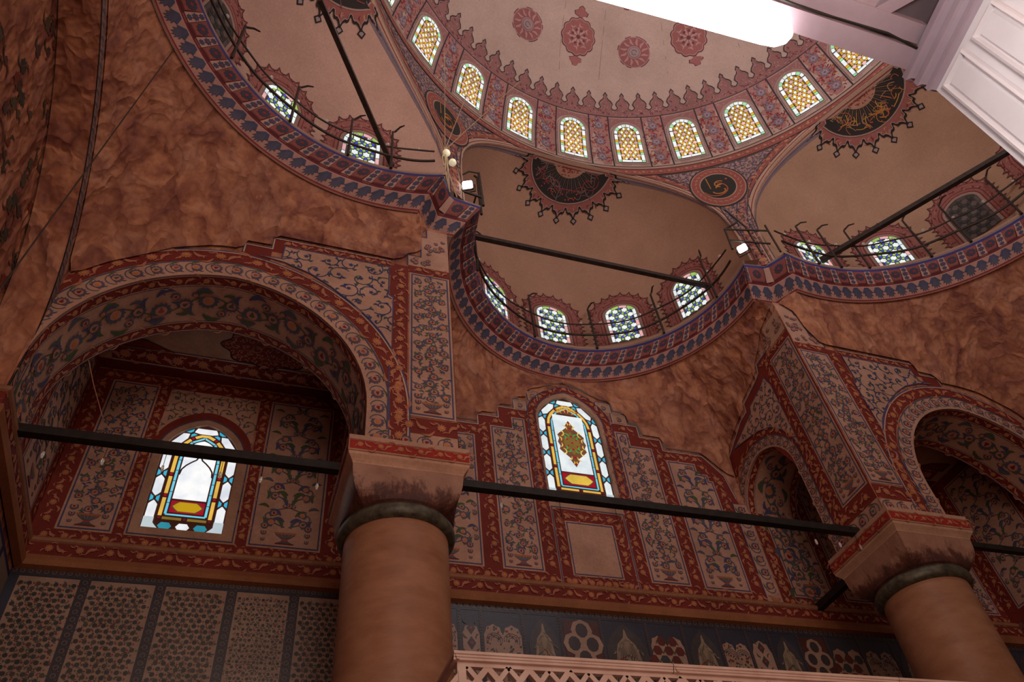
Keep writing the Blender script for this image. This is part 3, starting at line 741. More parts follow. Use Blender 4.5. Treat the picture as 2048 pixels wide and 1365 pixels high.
# pier flanks
def pier_flank(name,X,s,label):
    root=thing(name,label,'arch',(X,6.9,8.5))
    M=planeX(X,s); op=(6.965,7.74,.605,.61,6.3,.08); ap=arch_pts(6.965,7.74,.605,.61,6.3,.08,36)
    b=B(); wall_open(b,M,YF,YB,6.3,10.0,[op],m=1)
    b.strip(M,YF,5.99,6.30,9.42,RED,1,0,.3,.3)
    b.poly(M,[(5.97,6.3),(6.36,6.3),(6.36,7.7),(6.6,8.2),(6.97,8.55),(7.4,8.5),(7.55,8.3),(7.55,8.75),(7.0,9.04),(6.82,9.06),(6.80,9.2),(6.39,9.30),(6.28,9.35),(6.24,9.5),(5.97,9.5)],RED,1)
    P=Path(ap); MP=along(M,P)
    b.strip(MP,0,P.L-1.0,0,.16,PLASTER,2,0,.08); crescents(b,MP,P.L-.9,.01,.15,ground=None,lay=3)
    b.strip(MP,0,P.L-.9,.155,.168,BLUE,4,0,.08); border(b,MP,P.L-.9,.175,.29,ground=None,lay=3,edges=False)
    flower_panel(b,M,YF+.02,5.97,6.72,9.30,0,lay=2)
    orn(b,M,[(6.05,6.5),(6.05,9.4)],.12,3); orn(b,M,[(YF+.03,6.6),(6.1,6.6)],.13,3); orn(b,M,[(YF+.05,9.36),(6.2,9.40)],.1,3)
    b.strip(M,YF,6.3,6.30,6.50,PLASTER,3); crescents(b,M,6.3,6.31,6.49,YF+.02,ground=None,lay=4)
    sp=[(6.15,8.98),(6.22,9.2),(6.32,9.14),(6.70,9.06),(6.74,8.96),(6.90,8.92),(7.35,8.78),(7.0,8.69),(6.75,8.62),(6.5,8.48),(6.32,8.28),(6.2,8.05),(6.14,7.8)]
    arabesque(b,M,sp,BLUE,PLASTER,3,0,.18,1,[(.05,.06,.16),SLATE,(.05,.09,.08)]); line(b,M,Path(sp,True),.012,BLUE,5)
    outline(b,M,[(7.5,8.78),(7.0,9.04),(6.82,9.06),(6.80,9.2),(6.39,9.30),(6.28,9.35),(6.24,9.5),(5.99,9.5)],2)
    b.strip(M,5.62,6.10,9.50,9.60,PLASTER2,1); b.strip(M,5.47,5.85,9.45,9.85,PLASTER2,1)
    for q in range(16): palm(b,M,random.uniform(5.5,6.0),random.uniform(9.5,9.75),.04,random.uniform(0,6),GREY,None,3)
    b.build('arch_face',[PAINT,MOTT],root)
    b=B(); soffit(b,M,ap,(-s,0,0),.86,bands=((0,.14,'r'),(.16,.64,'s'),(.66,.80,'r'))); b.build('arch_soffit',[PAINT],root)
    return root
pier_flank('painted_arch',XP2[0],-1,'small painted arch turned inward between the far column and the rear wall')
pier_flank('painted_arch',XP1[1],1,'small painted arch hidden behind the near column pier, turned to the rear wall')
# niche ceilings
def niche_ceiling(xa,xb,label,n):
    b=B(); M=planeZ(8.78); b.strip(M,xa,xb,YA,YB,PLASTER2,0,0,.4,.4)
    for y0,y1,c in ((7.40,7.57,DRED),(YA,6.36,DRED)): b.strip(M,xa,xb,y0,y1,c,1)
    P=Path([(xb-.14,7.27),(xa+.14,7.27)]); border(b,along(M,P),P.L,-.11,.11,ground=RED,lay=1,leafc=PINK,per=1.3)
    P=Path([(xa+.14,6.47),(xb-.14,6.47)]); border(b,along(M,P),P.L,-.09,.09,ground=RED,lay=1,leafc=PINK)
    cx=(xa+xb)/2; cy=6.86
    med=[(cx+.52*cos(t)*(1+.08*cos(8*t)),cy+.30*sin(t)*(1+.10*cos(8*t))) for t in [2*pi*k/48 for k in range(48)]]
    b.poly(M,med,RED,1); line(b,M,Path(med,True),.014,BLACK,3)
    arabesque(b,M,med,PINK,None,1,0,.13,1.1,[PINK,GOLD])
    for sx in (-1,1):
        q=[(cx+sx*(xb-xa)*.47,7.14),(cx+sx*(xb-xa)*.47,6.95),(cx+sx*(xb-xa)*.36,7.0),(cx+sx*(xb-xa)*.28,7.14)]
        b.poly(M,q,RED,1); line(b,M,Path(q,True),.012,BLACK,3)
    o=b.build('ceiling_niche',[PAINT],origin=(cx,6.9,8.78)); tag(o,label,'ceiling',kind='structure')
niche_ceiling(XL,1.69,'low painted ceiling of the left niche with a lobed red medallion',1)
niche_ceiling(7.5,10.47,'shadowed painted ceiling of the bay right of the far column',2)

# big side arch in the plane XL, seen edge-on at the far left
def big_arch():
    root=thing('side_arch','tall dark side arch curving up the left edge with a grey-blue wavy rim','arch',(XL,2.9,8))
    M=planeX(XL); cyb,r=2.88,2.59
    ap=[]
    for i in range(61):
        t=cos(pi*i/60); ap.append((cyb+r*t, 6.75+2.46*(.94*sqrt(max(0,1-t*t))+.06*(1-abs(t)))))
    ap=[(cyb+r,6.3)]+ap+[(cyb-r,6.3)]
    b=B(); wall_open(b,M,-.5,YF,6.3,10.1,[(cyb,6.75,r,2.46,6.3,.06)],m=1)
    apr=ap[::-1]; P=Path(apr); MP=along(M,P)
    b.strip(MP,0,P.L,0,.15,(.30,.20,.18),1,0,.1)
    n=int(P.L/.12)
    for i in range(n):
        s=(i+.5)*.12; leaf(b,MP,s-.05,.04,.6,.14,.05,(.14,.13,.18),.3,2); b.poly(MP,circ(s+.02,.09,.018,6),(.34,.2,.17),2)
    b.strip(MP,0,P.L,-.012,.012,BLACK,3,0,.1)
    b.build('arch_face',[PAINT,MOTT],root)
    b=B()
    def MS(s,v):
        x,y=P.at(s); return ((XL-v,x,y),(0,0,0))
    b.strip(MS,0,P.L,0,.36,(.3,.14,.08),0,1,.1)
    b.build('arch_soffit',[PAINT,MOTT],root)
    b=B(); MT=planeX(XL-.36)
    b.strip(MT,-.5,7.6,0,10.1,(.3,.14,.08),0,1,.5,.8)
    # thick dark rim of the recessed wall and faded painted medallions
    line(b,MT,Path([(y,z) for y,z in apr if z>6.2]),.03,BLACK,3)
    for i in range(150):
        y,z=random.uniform(2.4,5.6),random.uniform(6.2,9.1)
        b.poly(MT,star(y,z,random.uniform(.04,.08),7,.7,random.random()),random.choice([(.06,.055,.045),(.09,.05,.05),(.22,.05,.03),(.10,.09,.05)]),2)
        for k in range(2): leaf(b,MT,y,z,random.uniform(0,6),random.uniform(.08,.18),.035,random.choice([(.08,.08,.05),(.16,.06,.04),(.20,.08,.05)]),.4,2)
    for (y,z,r_) in ((4.6,6.9,.22),(3.9,7.5,.25),(4.9,6.6,.16),(3.2,7.7,.24)): line(b,MT,Path(circ(y,z,r_,20),True),.014,(.08,.04,.04),3)
    b.build('recessed_wall',[PAINT,MOTT],root)
big_arch()

# ================================================================== MOTTLED VAULTS under the cornice
TOPC={'L':((.781,2.539),2.592),'M':((4.264,5.507),2.074),'R':((7.518,2.171),2.894)}
BOTC={'L':((.792,2.445),2.922),'M':((4.126,5.47),2.33),'R':((7.453,2.235),3.054)}
ZT,ZBOT=10.70,10.20
def vault(key,pts,label,a0,a1,inset=.0):
    (ex,ey),r=BOTC[key]; N=90
    az=[atan2(p[0]-ex,p[1]-ey) for p in pts]
    L_=[0]
    for p,q in zip(pts,pts[1:]): L_.append(L_[-1]+math.dist(p,q))
    low=[];top=[]
    for i in range(N+1):
        s=L_[-1]*i/N; k=max(j for j in range(len(L_)) if L_[j]<=s+1e-9); k=min(k,len(L_)-2)
        t=(s-L_[k])/((L_[k+1]-L_[k]) or 1); p=[pts[k][j]+(pts[k+1][j]-pts[k][j])*t for j in range(3)]
        low.append(Vector(p)); a=atan2(p[0]-ex,p[1]-ey); a=min(max(a,rad(a0)),rad(a1)); top.append(Vector((ex+(r+.03)*sin(a),ey+(r+.03)*cos(a),ZBOT-.005)))
    b=B(); rows=[]
    for j in range(15):
        t=j/14; row=[]
        for i,(p,q) in enumerate(zip(low,top)):
            d=q-p; bul=.06*sin(pi*t)*min(1,d.length); out=Vector((p.x-ex,p.y-ey,0)); out.normalize()
            fold=.035*abs(((i*.5+(j//3%2)*1.5)%3)/1.5-1)*sin(pi*t)
            row.append(p+d*t+out*(bul*.5)+Vector((0,0,bul))-out*fold)
        rows.append(row)
    b.rows(rows,(.4,.2,.1),0)
    o=b.build('mottled_vault',[MOTT],origin=(ex,ey,9.6),smooth=True); tag(o,label,'vault')
def side_edge():
    out=[]
    for i in range(22):
        t=-cos(pi*(i+1)/26); y=2.88-(-2.59)*t; z=6.75+2.46*(.94*sqrt(max(0,1-t*t))+.06*(1-abs(t)))
        n=Vector((0,(y-2.88)/2.59,(z-6.75)/2.46*1.05)).normalized(); q=Vector((0,y,z))+n*.19
        if q.y<5.38: out.append((XL+.012,q.y,q.z))
    return sorted(out,key=lambda p:p[1])
vault('L',side_edge()+
      [(x,YF-.03,z) for x,z in ((-2.10,7.90),(-1.85,8.18),(-1.51,8.45),(-1.33,8.61),(-.94,8.79),(-.66,8.82),(-.66,8.98),(-.37,8.99),(-.37,9.19),(.5,9.19),(1.0,9.18),(1.17,9.28),(1.18,9.39),(1.34,9.42),(1.35,9.85),(1.42,9.99))],
      'mottled orange vault surface under the left run of the cornice',-103,10)
vault('M',[(XP1[1]+.02,y,z) for y,z in ((5.5,9.95),(6.0,9.6),(6.6,9.3),(7.2,9.0),(7.54,8.85))]+
      [(x,YB-.03,z) for x,z in ((1.72,8.80),(2.64,8.79),(2.65,8.97),(2.95,8.98),(2.96,9.18),(3.19,9.19),(3.21,9.36),(3.42,9.39),(3.46,9.58),(3.62,9.62),(3.82,9.74),(4.07,9.83),(4.36,9.73),(4.56,9.60),(4.80,9.57),(4.80,9.39),(5.01,9.38),(5.02,9.19),(5.19,9.19),(5.20,8.98),(5.53,8.97),(5.54,8.79),(6.15,8.79),(6.22,8.70),(6.46,8.45),(6.60,8.4))]+
      [(XP2[0]-.02,y,z) for y,z in ((7.5,8.84),(7.35,8.95),(7.0,9.10),(6.83,9.13),(6.82,9.25),(6.40,9.36),(6.29,9.41),(6.25,9.56),(6.1,9.62),(5.88,9.85),(5.5,9.98))],
      'mottled brown concave vault above the middle stained window',-86,88)
vault('R',[(x,YF-.03,z) for x,z in ((6.72,10.0),(6.92,9.85),(6.96,9.5),(7.1,9.2),(7.6,9.2),(8.65,9.19),(8.67,8.99),(8.95,8.98),(8.97,8.83),(9.3,8.82),(9.62,8.77),(10.1,8.5),(10.6,7.8))]+
      [(10.65,y,z) for y,z in ((5.3,7.9),(4.9,8.4),(4.2,9.0),(3.2,9.4),(2.2,9.45),(1.2,9.0))],
      'mottled red-brown vault surface under the right run of the cornice',-8,92)
# ================================================================== CORNICE
def arcp(c,r,a0,a1,n): return [(c[0]+r*sin(rad(a0+(a1-a0)*i/n)),c[1]+r*cos(rad(a0+(a1-a0)*i/n))) for i in range(n+1)]
def seg(a,c,n): return [(a[0]+(c[0]-a[0])*i/n,a[1]+(c[1]-a[1])*i/n) for i in range(1,n)]
Ltop=arcp(*TOPC['L'],-105,17,70); Lbot=arcp(*BOTC['L'],-105,9.6,70)
Mtop=arcp(*TOPC['M'],-86,94.5,90); Mbot=arcp(*BOTC['M'],-84,87,90)
K1t,K1b=(2.163,5.372),(1.82,5.585)
Rtop=arcp(*TOPC['R'],-12.6,95,70); Rbot=arcp(*BOTC['R'],-8.0,92,70)
J1t,J1b=(1.725,5.32),(1.47,5.61); J2t,J2b=(6.687,5.30),(6.85,5.57)
CT=Ltop+seg(Ltop[-1],J1t,4)+[J1t]+seg(J1t,K1t,3)+[K1t]+Mtop+seg(Mtop[-1],J2t,4)+[J2t]+seg(J2t,Rtop[0],4)+Rtop
CB=Lbot+seg(Lbot[-1],J1b,4)+[J1b]+seg(J1b,K1b,3)+[K1b]+Mbot+seg(Mbot[-1],J2b,4)+[J2b]+seg(J2b,Rbot[0],4)+Rbot
CL=[0]
for i in range(len(CT)-1):
    CL.append(CL[-1]+.5*(math.dist(CT[i],CT[i+1])+math.dist(CB[i],CB[i+1])))
def corn_at(s,mix,z):
    s=min(max(s,0),CL[-1]-1e-6); lo,hi=0,len(CL)-1
    while hi-lo>1:
        m_=(lo+hi)//2
        if CL[m_]<=s: lo=m_
        else: hi=m_
    t=(s-CL[lo])/((CL[hi]-CL[lo]) or 1)
    a=[CT[lo][k]+(CT[hi][k]-CT[lo][k])*t for k in (0,1)]; c=[CB[lo][k]+(CB[hi][k]-CB[lo][k])*t for k in (0,1)]
    return (a[0]+(c[0]-a[0])*mix,a[1]+(c[1]-a[1])*mix,z)
def cornmap(r0,r1):
    def M(s,w):
        mx=r0[0]+(r1[0]-r0[0])*w; z=r0[1]+(r1[1]-r0[1])*w; p=corn_at(s,mx,z)
        q=corn_at(s,mx-.2,z); d=hypot(q[0]-p[0],q[1]-p[1]) or 1
        k=.8; return (p,((q[0]-p[0])/d*k,(q[1]-p[1])/d*k,-.6))
    return M
def cornice():
    root=thing('cornice','continuous projecting cornice of blue palmettes and red rosette blocks ringing all three half-domes','cornice',(4.24,5.3,10.4),kind='thing')
    b=B(); LB=(.58,.36,.29)
    RB=(.0,10.655); RM=(.50,10.44)
    rows=[((-.02,10.74),(-.02,10.70),(.30,.22,.20)),((-.03,10.70),(0,10.655),(.055,.05,.22)),(RB,RM,(.30,.10,.09)),(RM,(.54,10.425),(.20,.025,.03)),((.54,10.425),(.56,10.41),(.5,.3,.26)),((.56,10.41),(.97,10.215),(.50,.27,.22)),((.97,10.215),(1.0,10.19),(.22,.03,.03)),((1.0,10.19),(1.04,10.17),(.35,.14,.10))]
    us=[]; 
    for a,c in zip(CL,CL[1:]): us+=[a+1e-5,c-1e-5]
    for r0,r1,c in rows: b.grid(cornmap(r0,r1),us,[0,1],c,0,0)
    # ledge behind the top edge
    led=[]
    b.build('cornice_body',[PAINT],root)
    b=B(); M=cornmap(RB,RM); MPm=cornmap((.56,10.41),(.97,10.215))
    # breakpoints between arcs so that rosettes sit on the facets
    segs=[]; idx=[0,len(Ltop)-1,len(Ltop)+3,len(Ltop)+7,len(Ltop)+7+90]
    iL=len(Ltop)-1; iJ1=iL+4; iM0=iJ1+4; iM1=iM0+90; iJ2=iM1+4; iR0=iJ2+4; iR1=iR0+70
    for i0,i1 in ((0,iL),(iL,iJ1),(iJ1,iM0),(iM0,iM1),(iM1,iJ2),(iJ2,iR0),(iR0,iR1)):
        s0,s1=CL[i0],CL[i1]; L_=s1-s0; n=max(1,round(L_/.285)); p=L_/n
        for k in range(n):
            s=s0+(k+.5)*p; rr=.076
            # light slip with three blue flowers
            x0=s0+k*p
            b.poly(M,[(x0-.045,.0),(x0+.045,.0),(x0+.06,.9),(x0-.06,.9)],LB,3)
            for w,r_ in ((.15,.040),(.45,.050),(.75,.040)):
                b.poly(M,[(x0+r_*q*cos(t),w+r_*q*sin(t)/.28) for q,t in [((1 if j%2 else .72),2*pi*j/14) for j in range(14)]],(.085,.085,.15),4)
            b.poly(M,[(x0+.013*cos(t),.45+.013*sin(t)/.28) for t in [2*pi*j/7 for j in range(7)]],(.35,.04,.05),5)
            # block: flat red panel, darker strips along its foot and one side, rosette
            b.poly(M,[(s-p*.5+.055,.05),(s+p*.5-.05,.05),(s+p*.5-.075,.80),(s-p*.5+.08,.80)],(.33,.10,.09),1)
            b.poly(M,[(s-p*.5+.075,.84),(s+p*.5-.06,.84),(s+p*.5-.04,.98),(s-p*.5+.06,.98)],(.12,.02,.025),1)
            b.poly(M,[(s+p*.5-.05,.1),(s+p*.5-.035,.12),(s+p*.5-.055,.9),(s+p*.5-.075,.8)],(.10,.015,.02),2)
            b.poly(M,[(s+rr*q*cos(t),.38+rr*q*sin(t)/.28) for q,t in [((1 if j%2 else .8),2*pi*j/20) for j in range(20)]],(.07,.065,.10),3)
            b.poly(M,[(s+.022*cos(t),.38+.022*sin(t)/.28) for t in [2*pi*j/8 for j in range(8)]],(.36,.04,.05),4)
        n=max(1,round(L_/.172)); p=L_/n
        for k in range(n):
            s=s0+(k+.5)*p; H=.24
            pts=[(s-.045,.02),(s+.045,.02)]
            tips=[]
            for j in range(13):
                a=-rad(80)+rad(160)*(12-j)/12; q=(1 if j%2==0 else .66)
                tips.append((s+.088*q*sin(a),.30+ (.17*q*cos(a))/H))
            b.poly(MPm,[(s-.03,.02),(s+.03,.02)]+[(u,min(w,.98)) for u,w in tips],(.075,.08,.14),2)
            for a in (-.8,-.4,0,.4,.8): b.poly(MPm,[(s+.008*a,.12),(s+.06*sin(a)-.003,.30+.13*cos(a)/H),(s+.06*sin(a)+.003,.30+.13*cos(a)/H)],(.20,.17,.22),3)
    b.build('painted_blocks',[PAINT],root)
cornice()

# ================================================================== HALF-DOMES
def edist(E,x,y): return hypot(x-E[0],y-E[1])
def phimax(X,al):
    """elevation where the meridian at azimuth al leaves through the big drum cylinder"""
    (ex,ey),r=X['E'],X['r']
    f=lambda ph: hypot(ex+r*cos(ph)*sin(al)-AX, ey+r*cos(ph)*cos(al)-AY)-RC
    if f(0)<0: return None
    lo,hi=0,pi/2
    if f(pi/2)>0: return pi/2
    for _ in range(40):
        m_=(lo+hi)/2
        if f(m_)>0: lo=m_
        else: hi=m_
    return lo
def exmap(X,off=0):
    """(u,h): u=arc length at the wall, h=height along the meridian from the ledge"""
    (ex,ey),r,zs=X['E'],X['r'],X['zs']; hv=zs-Z0
    def M(u,h):
        a=u/r
        if h<=hv: return ((ex+r*sin(a),ey+r*cos(a),Z0+h),(-sin(a),-cos(a),0))
        ph=(h-hv)/r; c=cos(ph)
        return ((ex+r*c*sin(a),ey+r*c*cos(a),zs+r*sin(ph)),(-sin(a)*c,-cos(a)*c,-sin(ph)))
    return M
def arch_curve(X):
    """front arch of an exedra as (theta*RC, z) on the big cylinder"""
    (ex,ey),r,zs=X['E'],X['r'],X['zs']; th0=atan2(ex-AX,ey-AY); pts=[]
    D=hypot(ex-AX,ey-AY)
    # half-angle where cylinder meets the exedra circle
    c=(RC*RC+D*D-r*r)/(2*RC*D); hw=math.acos(max(-1,min(1,c)))
    for i in range(81):
        th=th0+hw*(-cos(pi*i/80)); x,y=AX+RC*sin(th),AY+RC*cos(th); d=edist((ex,ey),x,y)
        pts.append((th*RC,zs+sqrt(max(0,r*r-d*d))))
    return [(pts[0][0],Z0)]+pts+[(pts[-1][0],Z0)],th0,hw
PEND=lambda u,z:((AX+RC*sin(u/RC),AY+RC*cos(u/RC),z),(-sin(u/RC),-cos(u/RC),0))
def clampM(M,zmax): return lambda u,z: M(u,min(z,zmax))
def sunplaque(X,az,name,parent,rot=((.34,.07,.06),(.22,.09,.10),(.22,.16,.14))):
    """half sun medallion with calligraphy strokes hanging from the front arch crown"""
    (ex,ey),r,zs=X['E'],X['r'],X['zs']; th0=rad(az)
    pm=phimax(X,th0); 
    n0=Vector((cos(pm)*sin(th0),cos(pm)*cos(th0),sin(pm))); e1=Vector((cos(th0),-sin(th0),0)); e2=(e1.cross(n0)).normalized()
    if e2.z>0: e2=-e2
    def M(a,c):
        d=hypot(a,c)
        if d<1e-6: v=n0
        else: t=(e1*(a/d)+e2*(c/d)); v=n0*cos(d/r)+t*sin(d/r)
        p=Vector((ex,ey,zs))+v*r
        return (tuple(p),(-v.x,-v.y,-v.z))
    def MC(a,c):
        # keep inside the exedra (behind the big cylinder)
        for _ in range(14):
            p,n=M(a,c)
            if hypot(p[0]-AX,p[1]-AY)>RC+.10: break
            c+=.03
        return p,n
    b=B(.07); N=12
    def fan(rad_fn,col,lay,n=96,r0=0.0):
        pts=[(rad_fn(t)*cos(t),rad_fn(t)*sin(t)) for t in [rad(-28)+rad(236)*k/n for k in range(n+1)]]
        for a,c in zip(pts,pts[1:]):
            for i in range(4):
                f0,f1=i/4,(i+1)/4; b.poly(MC,[(a[0]*f0,a[1]*f0),(a[0]*f1,a[1]*f1),(c[0]*f1,c[1]*f1),(c[0]*f0,c[1]*f0)],col,lay)
    step=rad(18)
    prof_=[(0,1.035),(.05,.985),(.13,.955),(.22,.935),(.30,.945),(.36,.925),(.39,.885),(.43,.862),(.5,.852)]
    def edge(t):
        ph=((t+pi)%step)/step; x=min(ph,1-ph)
        for (a,ra),(c,rc_) in zip(prof_,prof_[1:]):
            if a<=x<=c: return ra+(rc_-ra)*(x-a)/(c-a)
        return .852
    fan(lambda t:edge(t),(.34,.12,.10),3,n=236)
    ed=[(edge(t)*cos(t),edge(t)*sin(t)) for t in [rad(-27)+rad(234)*k/468 for k in range(469)]]
    line(b,MC,ed,.034,BLACK,5); line(b,MC,[(x*.968,y*.968) for x,y in ed],.012,(.42,.28,.24),6)
    n=int(rad(236)/step)
    for k in range(-1,12):
        t=k*step+ (step-(pi%step))%step
        if t<rad(-10) or t>rad(190): continue
        R0=1.085; q=[(R0+.055,0),(R0,.05),(R0-.055,0),(R0,-.05)]
        for s_,cc,l in ((1.35,BLACK,3),(.8,(.35,.27,.26),4)):
            b.poly(MC,[((R0+(x-R0)*s_)*cos(t)-y*s_*sin(t),(R0+(x-R0)*s_)*sin(t)+y*s_*cos(t)) for x,y in q],cc,l)
        for i in range(5): 
            a=t+random.uniform(-.12,.12); rr=random.uniform(.82,.93); leaf(b,MC,rr*cos(a),rr*sin(a),a+random.uniform(-1,1),.08,.022,random.choice([(.48,.22,.20),(.20,.03,.03),(.5,.30,.14)]),.3,4)
    fan(lambda t:.775,(.40,.27,.22),6); fan(lambda t:.75,(.035,.030,.028),7)
    for k in range(34):
        t=rad(4)+rad(172)*k/33; b.poly(MC,[(.29*cos(t-.012),.29*sin(t-.012)),(.58*cos(t-.007),.58*sin(t-.007)),(.58*cos(t+.007),.58*sin(t+.007)),(.29*cos(t+.012),.29*sin(t+.012))],rot[2] if k%2 else (.14,.09,.07),8)
    for k in range(48):
        t=rad(random.uniform(8,172)); rr=random.uniform(.44,.68); L_=random.uniform(.10,.28); ph=random.choice([t+pi/2,t+pi/2+.4,t]); bd=random.uniform(-.09,.09)
        pts=[(rr*cos(t)+L_*(j/6-.5)*cos(ph)-bd*sin(pi*j/6)*sin(ph),rr*sin(t)+L_*(j/6-.5)*sin(ph)+bd*sin(pi*j/6)*cos(ph)) for j in range(7)]
        vine(b,MC,pts,random.uniform(.008,.016),random.choice(rot),9)
    for k in range(14):
        t=rad(random.uniform(60,130)); rr=random.uniform(.60,.70); b.poly(MC,circ(rr*cos(t),rr*sin(t),.016,5),(.48,.09,.05),10)
    fan(lambda t:.30,(.45,.33,.22),10); fan(lambda t:.285,(.50,.26,.18),11)
    for k in range(70):
        t=rad(random.uniform(0,180)); rr=random.uniform(0,.26); leaf(b,MC,rr*cos(t),rr*sin(t),random.uniform(0,6),.05,.016,(.26,.04,.035),.4,12)
    return b.build(name,[DOME],parent)
WINC=[0]
def window_root(label,loc,group=None):
    WINC[0]+=1; return thing('window_%d'%WINC[0],label,'window',loc,group,'structure')
def halo(b,M,cx,zb,r,h,zc,w=.16,spk=.075,lay=2):
    ap=arch_pts(cx,zc,r,h,zb,.1,26); P=Path(ap); MP=along(M,P); L_=P.L
    b.strip(MP,0,L_,-.01,w+.02,(.36,.14,.12),lay,0,.06)
    b.strip(MP,0,L_,0,.016,(.20,.04,.04),lay+1,0,.06); b.strip(MP,0,L_,w*.35,w*.35+.012,(.20,.04,.04),lay+1,0,.06); b.strip(MP,0,L_,w,w+.015,(.16,.035,.035),lay+1,0,.06)
    n=int(L_/.105); p=L_/n
    for k in range(n):
        s=(k+.5)*p
        b.poly(MP,[(s-p*.5,w),(s-p*.42,w+spk*.5),(s-p*.2,w+spk*.55),(s,w+spk*1.3),(s+p*.2,w+spk*.55),(s+p*.42,w+spk*.5),(s+p*.5,w)],(.30,.10,.09),lay+1)
        line(b,MP,[(s-p*.5,w+.01),(s-p*.42,w+spk*.5),(s-p*.2,w+spk*.55),(s,w+spk*1.3),(s+p*.2,w+spk*.55),(s+p*.42,w+spk*.5),(s+p*.5,w+.01)],.010,(.10,.03,.03),lay+2)
        b.poly(MP,[(s-p*.2,w+.012),(s,w+spk*.6),(s+p*.2,w+.012)],(.44,.22,.18),lay+3)
        for q in range(2): leaf(b,MP,s+random.uniform(-.03,.03),w*random.uniform(.45,.85),random.uniform(0,6),.05,.018,random.choice([(.18,.04,.04),(.48,.25,.20)]),.3,lay+2)
def exwindow(X,az,label,group,lit=True):
    M=exmap(X); r=X['r']; u0=rad(az)*r; P0,_=M(u0,.6)
    root=window_root(label,P0,group)
    hw,zb,zc,h=.275,.28,.98,.20
    b=B(.07)
    halo(b,M,u0,zb-.02,hw+.05,h+.05,zc)
    band=arch_pts(u0,zc,hw+.045,h+.045,zb,.1,20)
    b.poly(M,band,(.40,.27,.22),5)
    b.build('window_frame',[DOME],root)
    b=B(.07); ap=arch_pts(u0,zc,hw,h,zb,.1,20)
    W=(.86,.92,.90) if lit else (.16,.13,.12); G=(.36,.55,.12) if lit else (.08,.08,.06); Bl=(.06,.08,.75) if lit else (.05,.05,.07); Pk=(.85,.42,.42) if lit else (.13,.10,.10); LEAD=(.05,.045,.05) if lit else (.07,.06,.055)
    b.poly(M,ap,LEAD,6)
    # border blocks
    P=Path(arch_pts(u0,zc,hw-.03,h-.03,zb+.01,.1,20)); MP=along(M,P); n=14; p=P.L/n
    seq=['W','P','W','P','W','W','G','P','G','W','W','P','W','P']
    for k in range(n):
        c={'W':W,'P':Pk,'G':G}[seq[k]]; s0,s1=k*p+.006,(k+1)*p-.006
        b.poly(MP,[(s0,-.028),((s0+s1)/2,-.028),(s1,-.028),(s1,.022),((s0+s1)/2,.022),(s0,.022)],c,7)
    inn=arch_pts(u0,zc,hw-.07,h-.07,zb+.015,.1,16)
    a=.165; row=0; v=zb+.05
    while v<zc+h:
        for k in range(-2,3):
            u=u0+k*a+(a/2 if row%2 else 0)
            if inside((u,v),inn):
                b.poly(M,star(u,v,a*.34,6,.75,pi/6),W,7)
            for j in range(6):
                t=rad(60*j); q=(u+a*.5*cos(t),v+a*.5*sin(t))
                if inside(q,inn): b.poly(M,[(q[0]+.028*cos(t+d),q[1]+.028*sin(t+d)) for d in (.78,2.35,3.92,5.5)],G,8)
                t+=rad(30); q=(u+a*.577*cos(t),v+a*.577*sin(t))
                if inside(q,inn): b.poly(M,circ(q[0],q[1],.021,6),Bl,8)
        v+=a*.866; row+=1
    b.build('stained_glass',[GLASS if lit else PAINT],root)
def exedra(key,X,title,winlab,grp,unlit=()):
    root=thing('half_dome','plain plastered '+title,'half dome',(X['E'][0],X['E'][1],X['zs']))
    M=exmap(X); r=X['r']; hv=X['zs']-Z0
    b=B(.07); rows=[]; al=[rad(X['a0']+X['ac']*0+(X['a1']-X['a0'])*i/120) for i in range(121)]
    cols=[]
    for a in al:
        pm=phimax(X,a)
        if pm is None: continue
        cols.append((a,pm))
    nv=26
    for j in range(6):
        rows.append([M(a*r,hv*j/5)[0] for a,pm in cols])
    for j in range(1,nv+1):
        rows.append([M(a*r,hv+pm*r*j/nv)[0] for a,pm in cols])
    b.rows(rows,{'L':(.56,.36,.28),'M':(.47,.28,.19),'R':(.47,.29,.19)}[key])
    # faint blue wavy band and cream lines just inside the front arch
    def MB(i,d):
        a,pm=cols[int(round(min(max(i,0),len(cols)-1)))]; return M(a*r,max(0,hv+pm*r-d))
    N=len(cols)-1
    for d0,d1,c,l in ((0,.055,(.50,.33,.24),1),(.055,.075,(.26,.05,.04),2),(.075,.12,(.47,.30,.22),1),(.12,.235,(.24,.18,.20),1)):
        b.grid(MB,list(range(N+1)),[d0,d1],c,l)
    for i in range(1,N,2): b.poly(MB,[(i-1,.235),(i,.275),(i+1,.235)],(.24,.18,.20),1); b.poly(MB,[(i-.9,.15),(i,.21),(i+.9,.15)],(.14,.12,.17),2)
    b.build('dome_shell',[DOME],root)
    sunplaque(X,X['ac'],'sun_plaque',root,((.34,.06,.06),(.20,.09,.10),(.22,.18,.16)) if key!='R' else ((.48,.14,.06),(.55,.28,.05),(.40,.22,.12)))
    # ledge above the cornice
    b=B(.07); (cx_,cy_),rr=TOPC[key]; a0,a1={'L':(-105,19),'M':(-90,96),'R':(-14,95)}[key]
    A=arcp((cx_,cy_),rr-.0,a0,a1,60); C_=arcp(X['E'],X['r']+.02,a0,a1,60)
    b.rows([[(x,y,10.735) for x,y in A],[(x,y,10.735) for x,y in C_]],(.45,.27,.19)); b.rows([[(x,y,10.70) for x,y in A],[(x,y,10.78) for x,y in A]],(.45,.28,.20))
    b.build('ledge',[DOME],root)
    for k,az in enumerate(X['win']): exwindow(X,az,winlab[k],grp,k not in unlit)
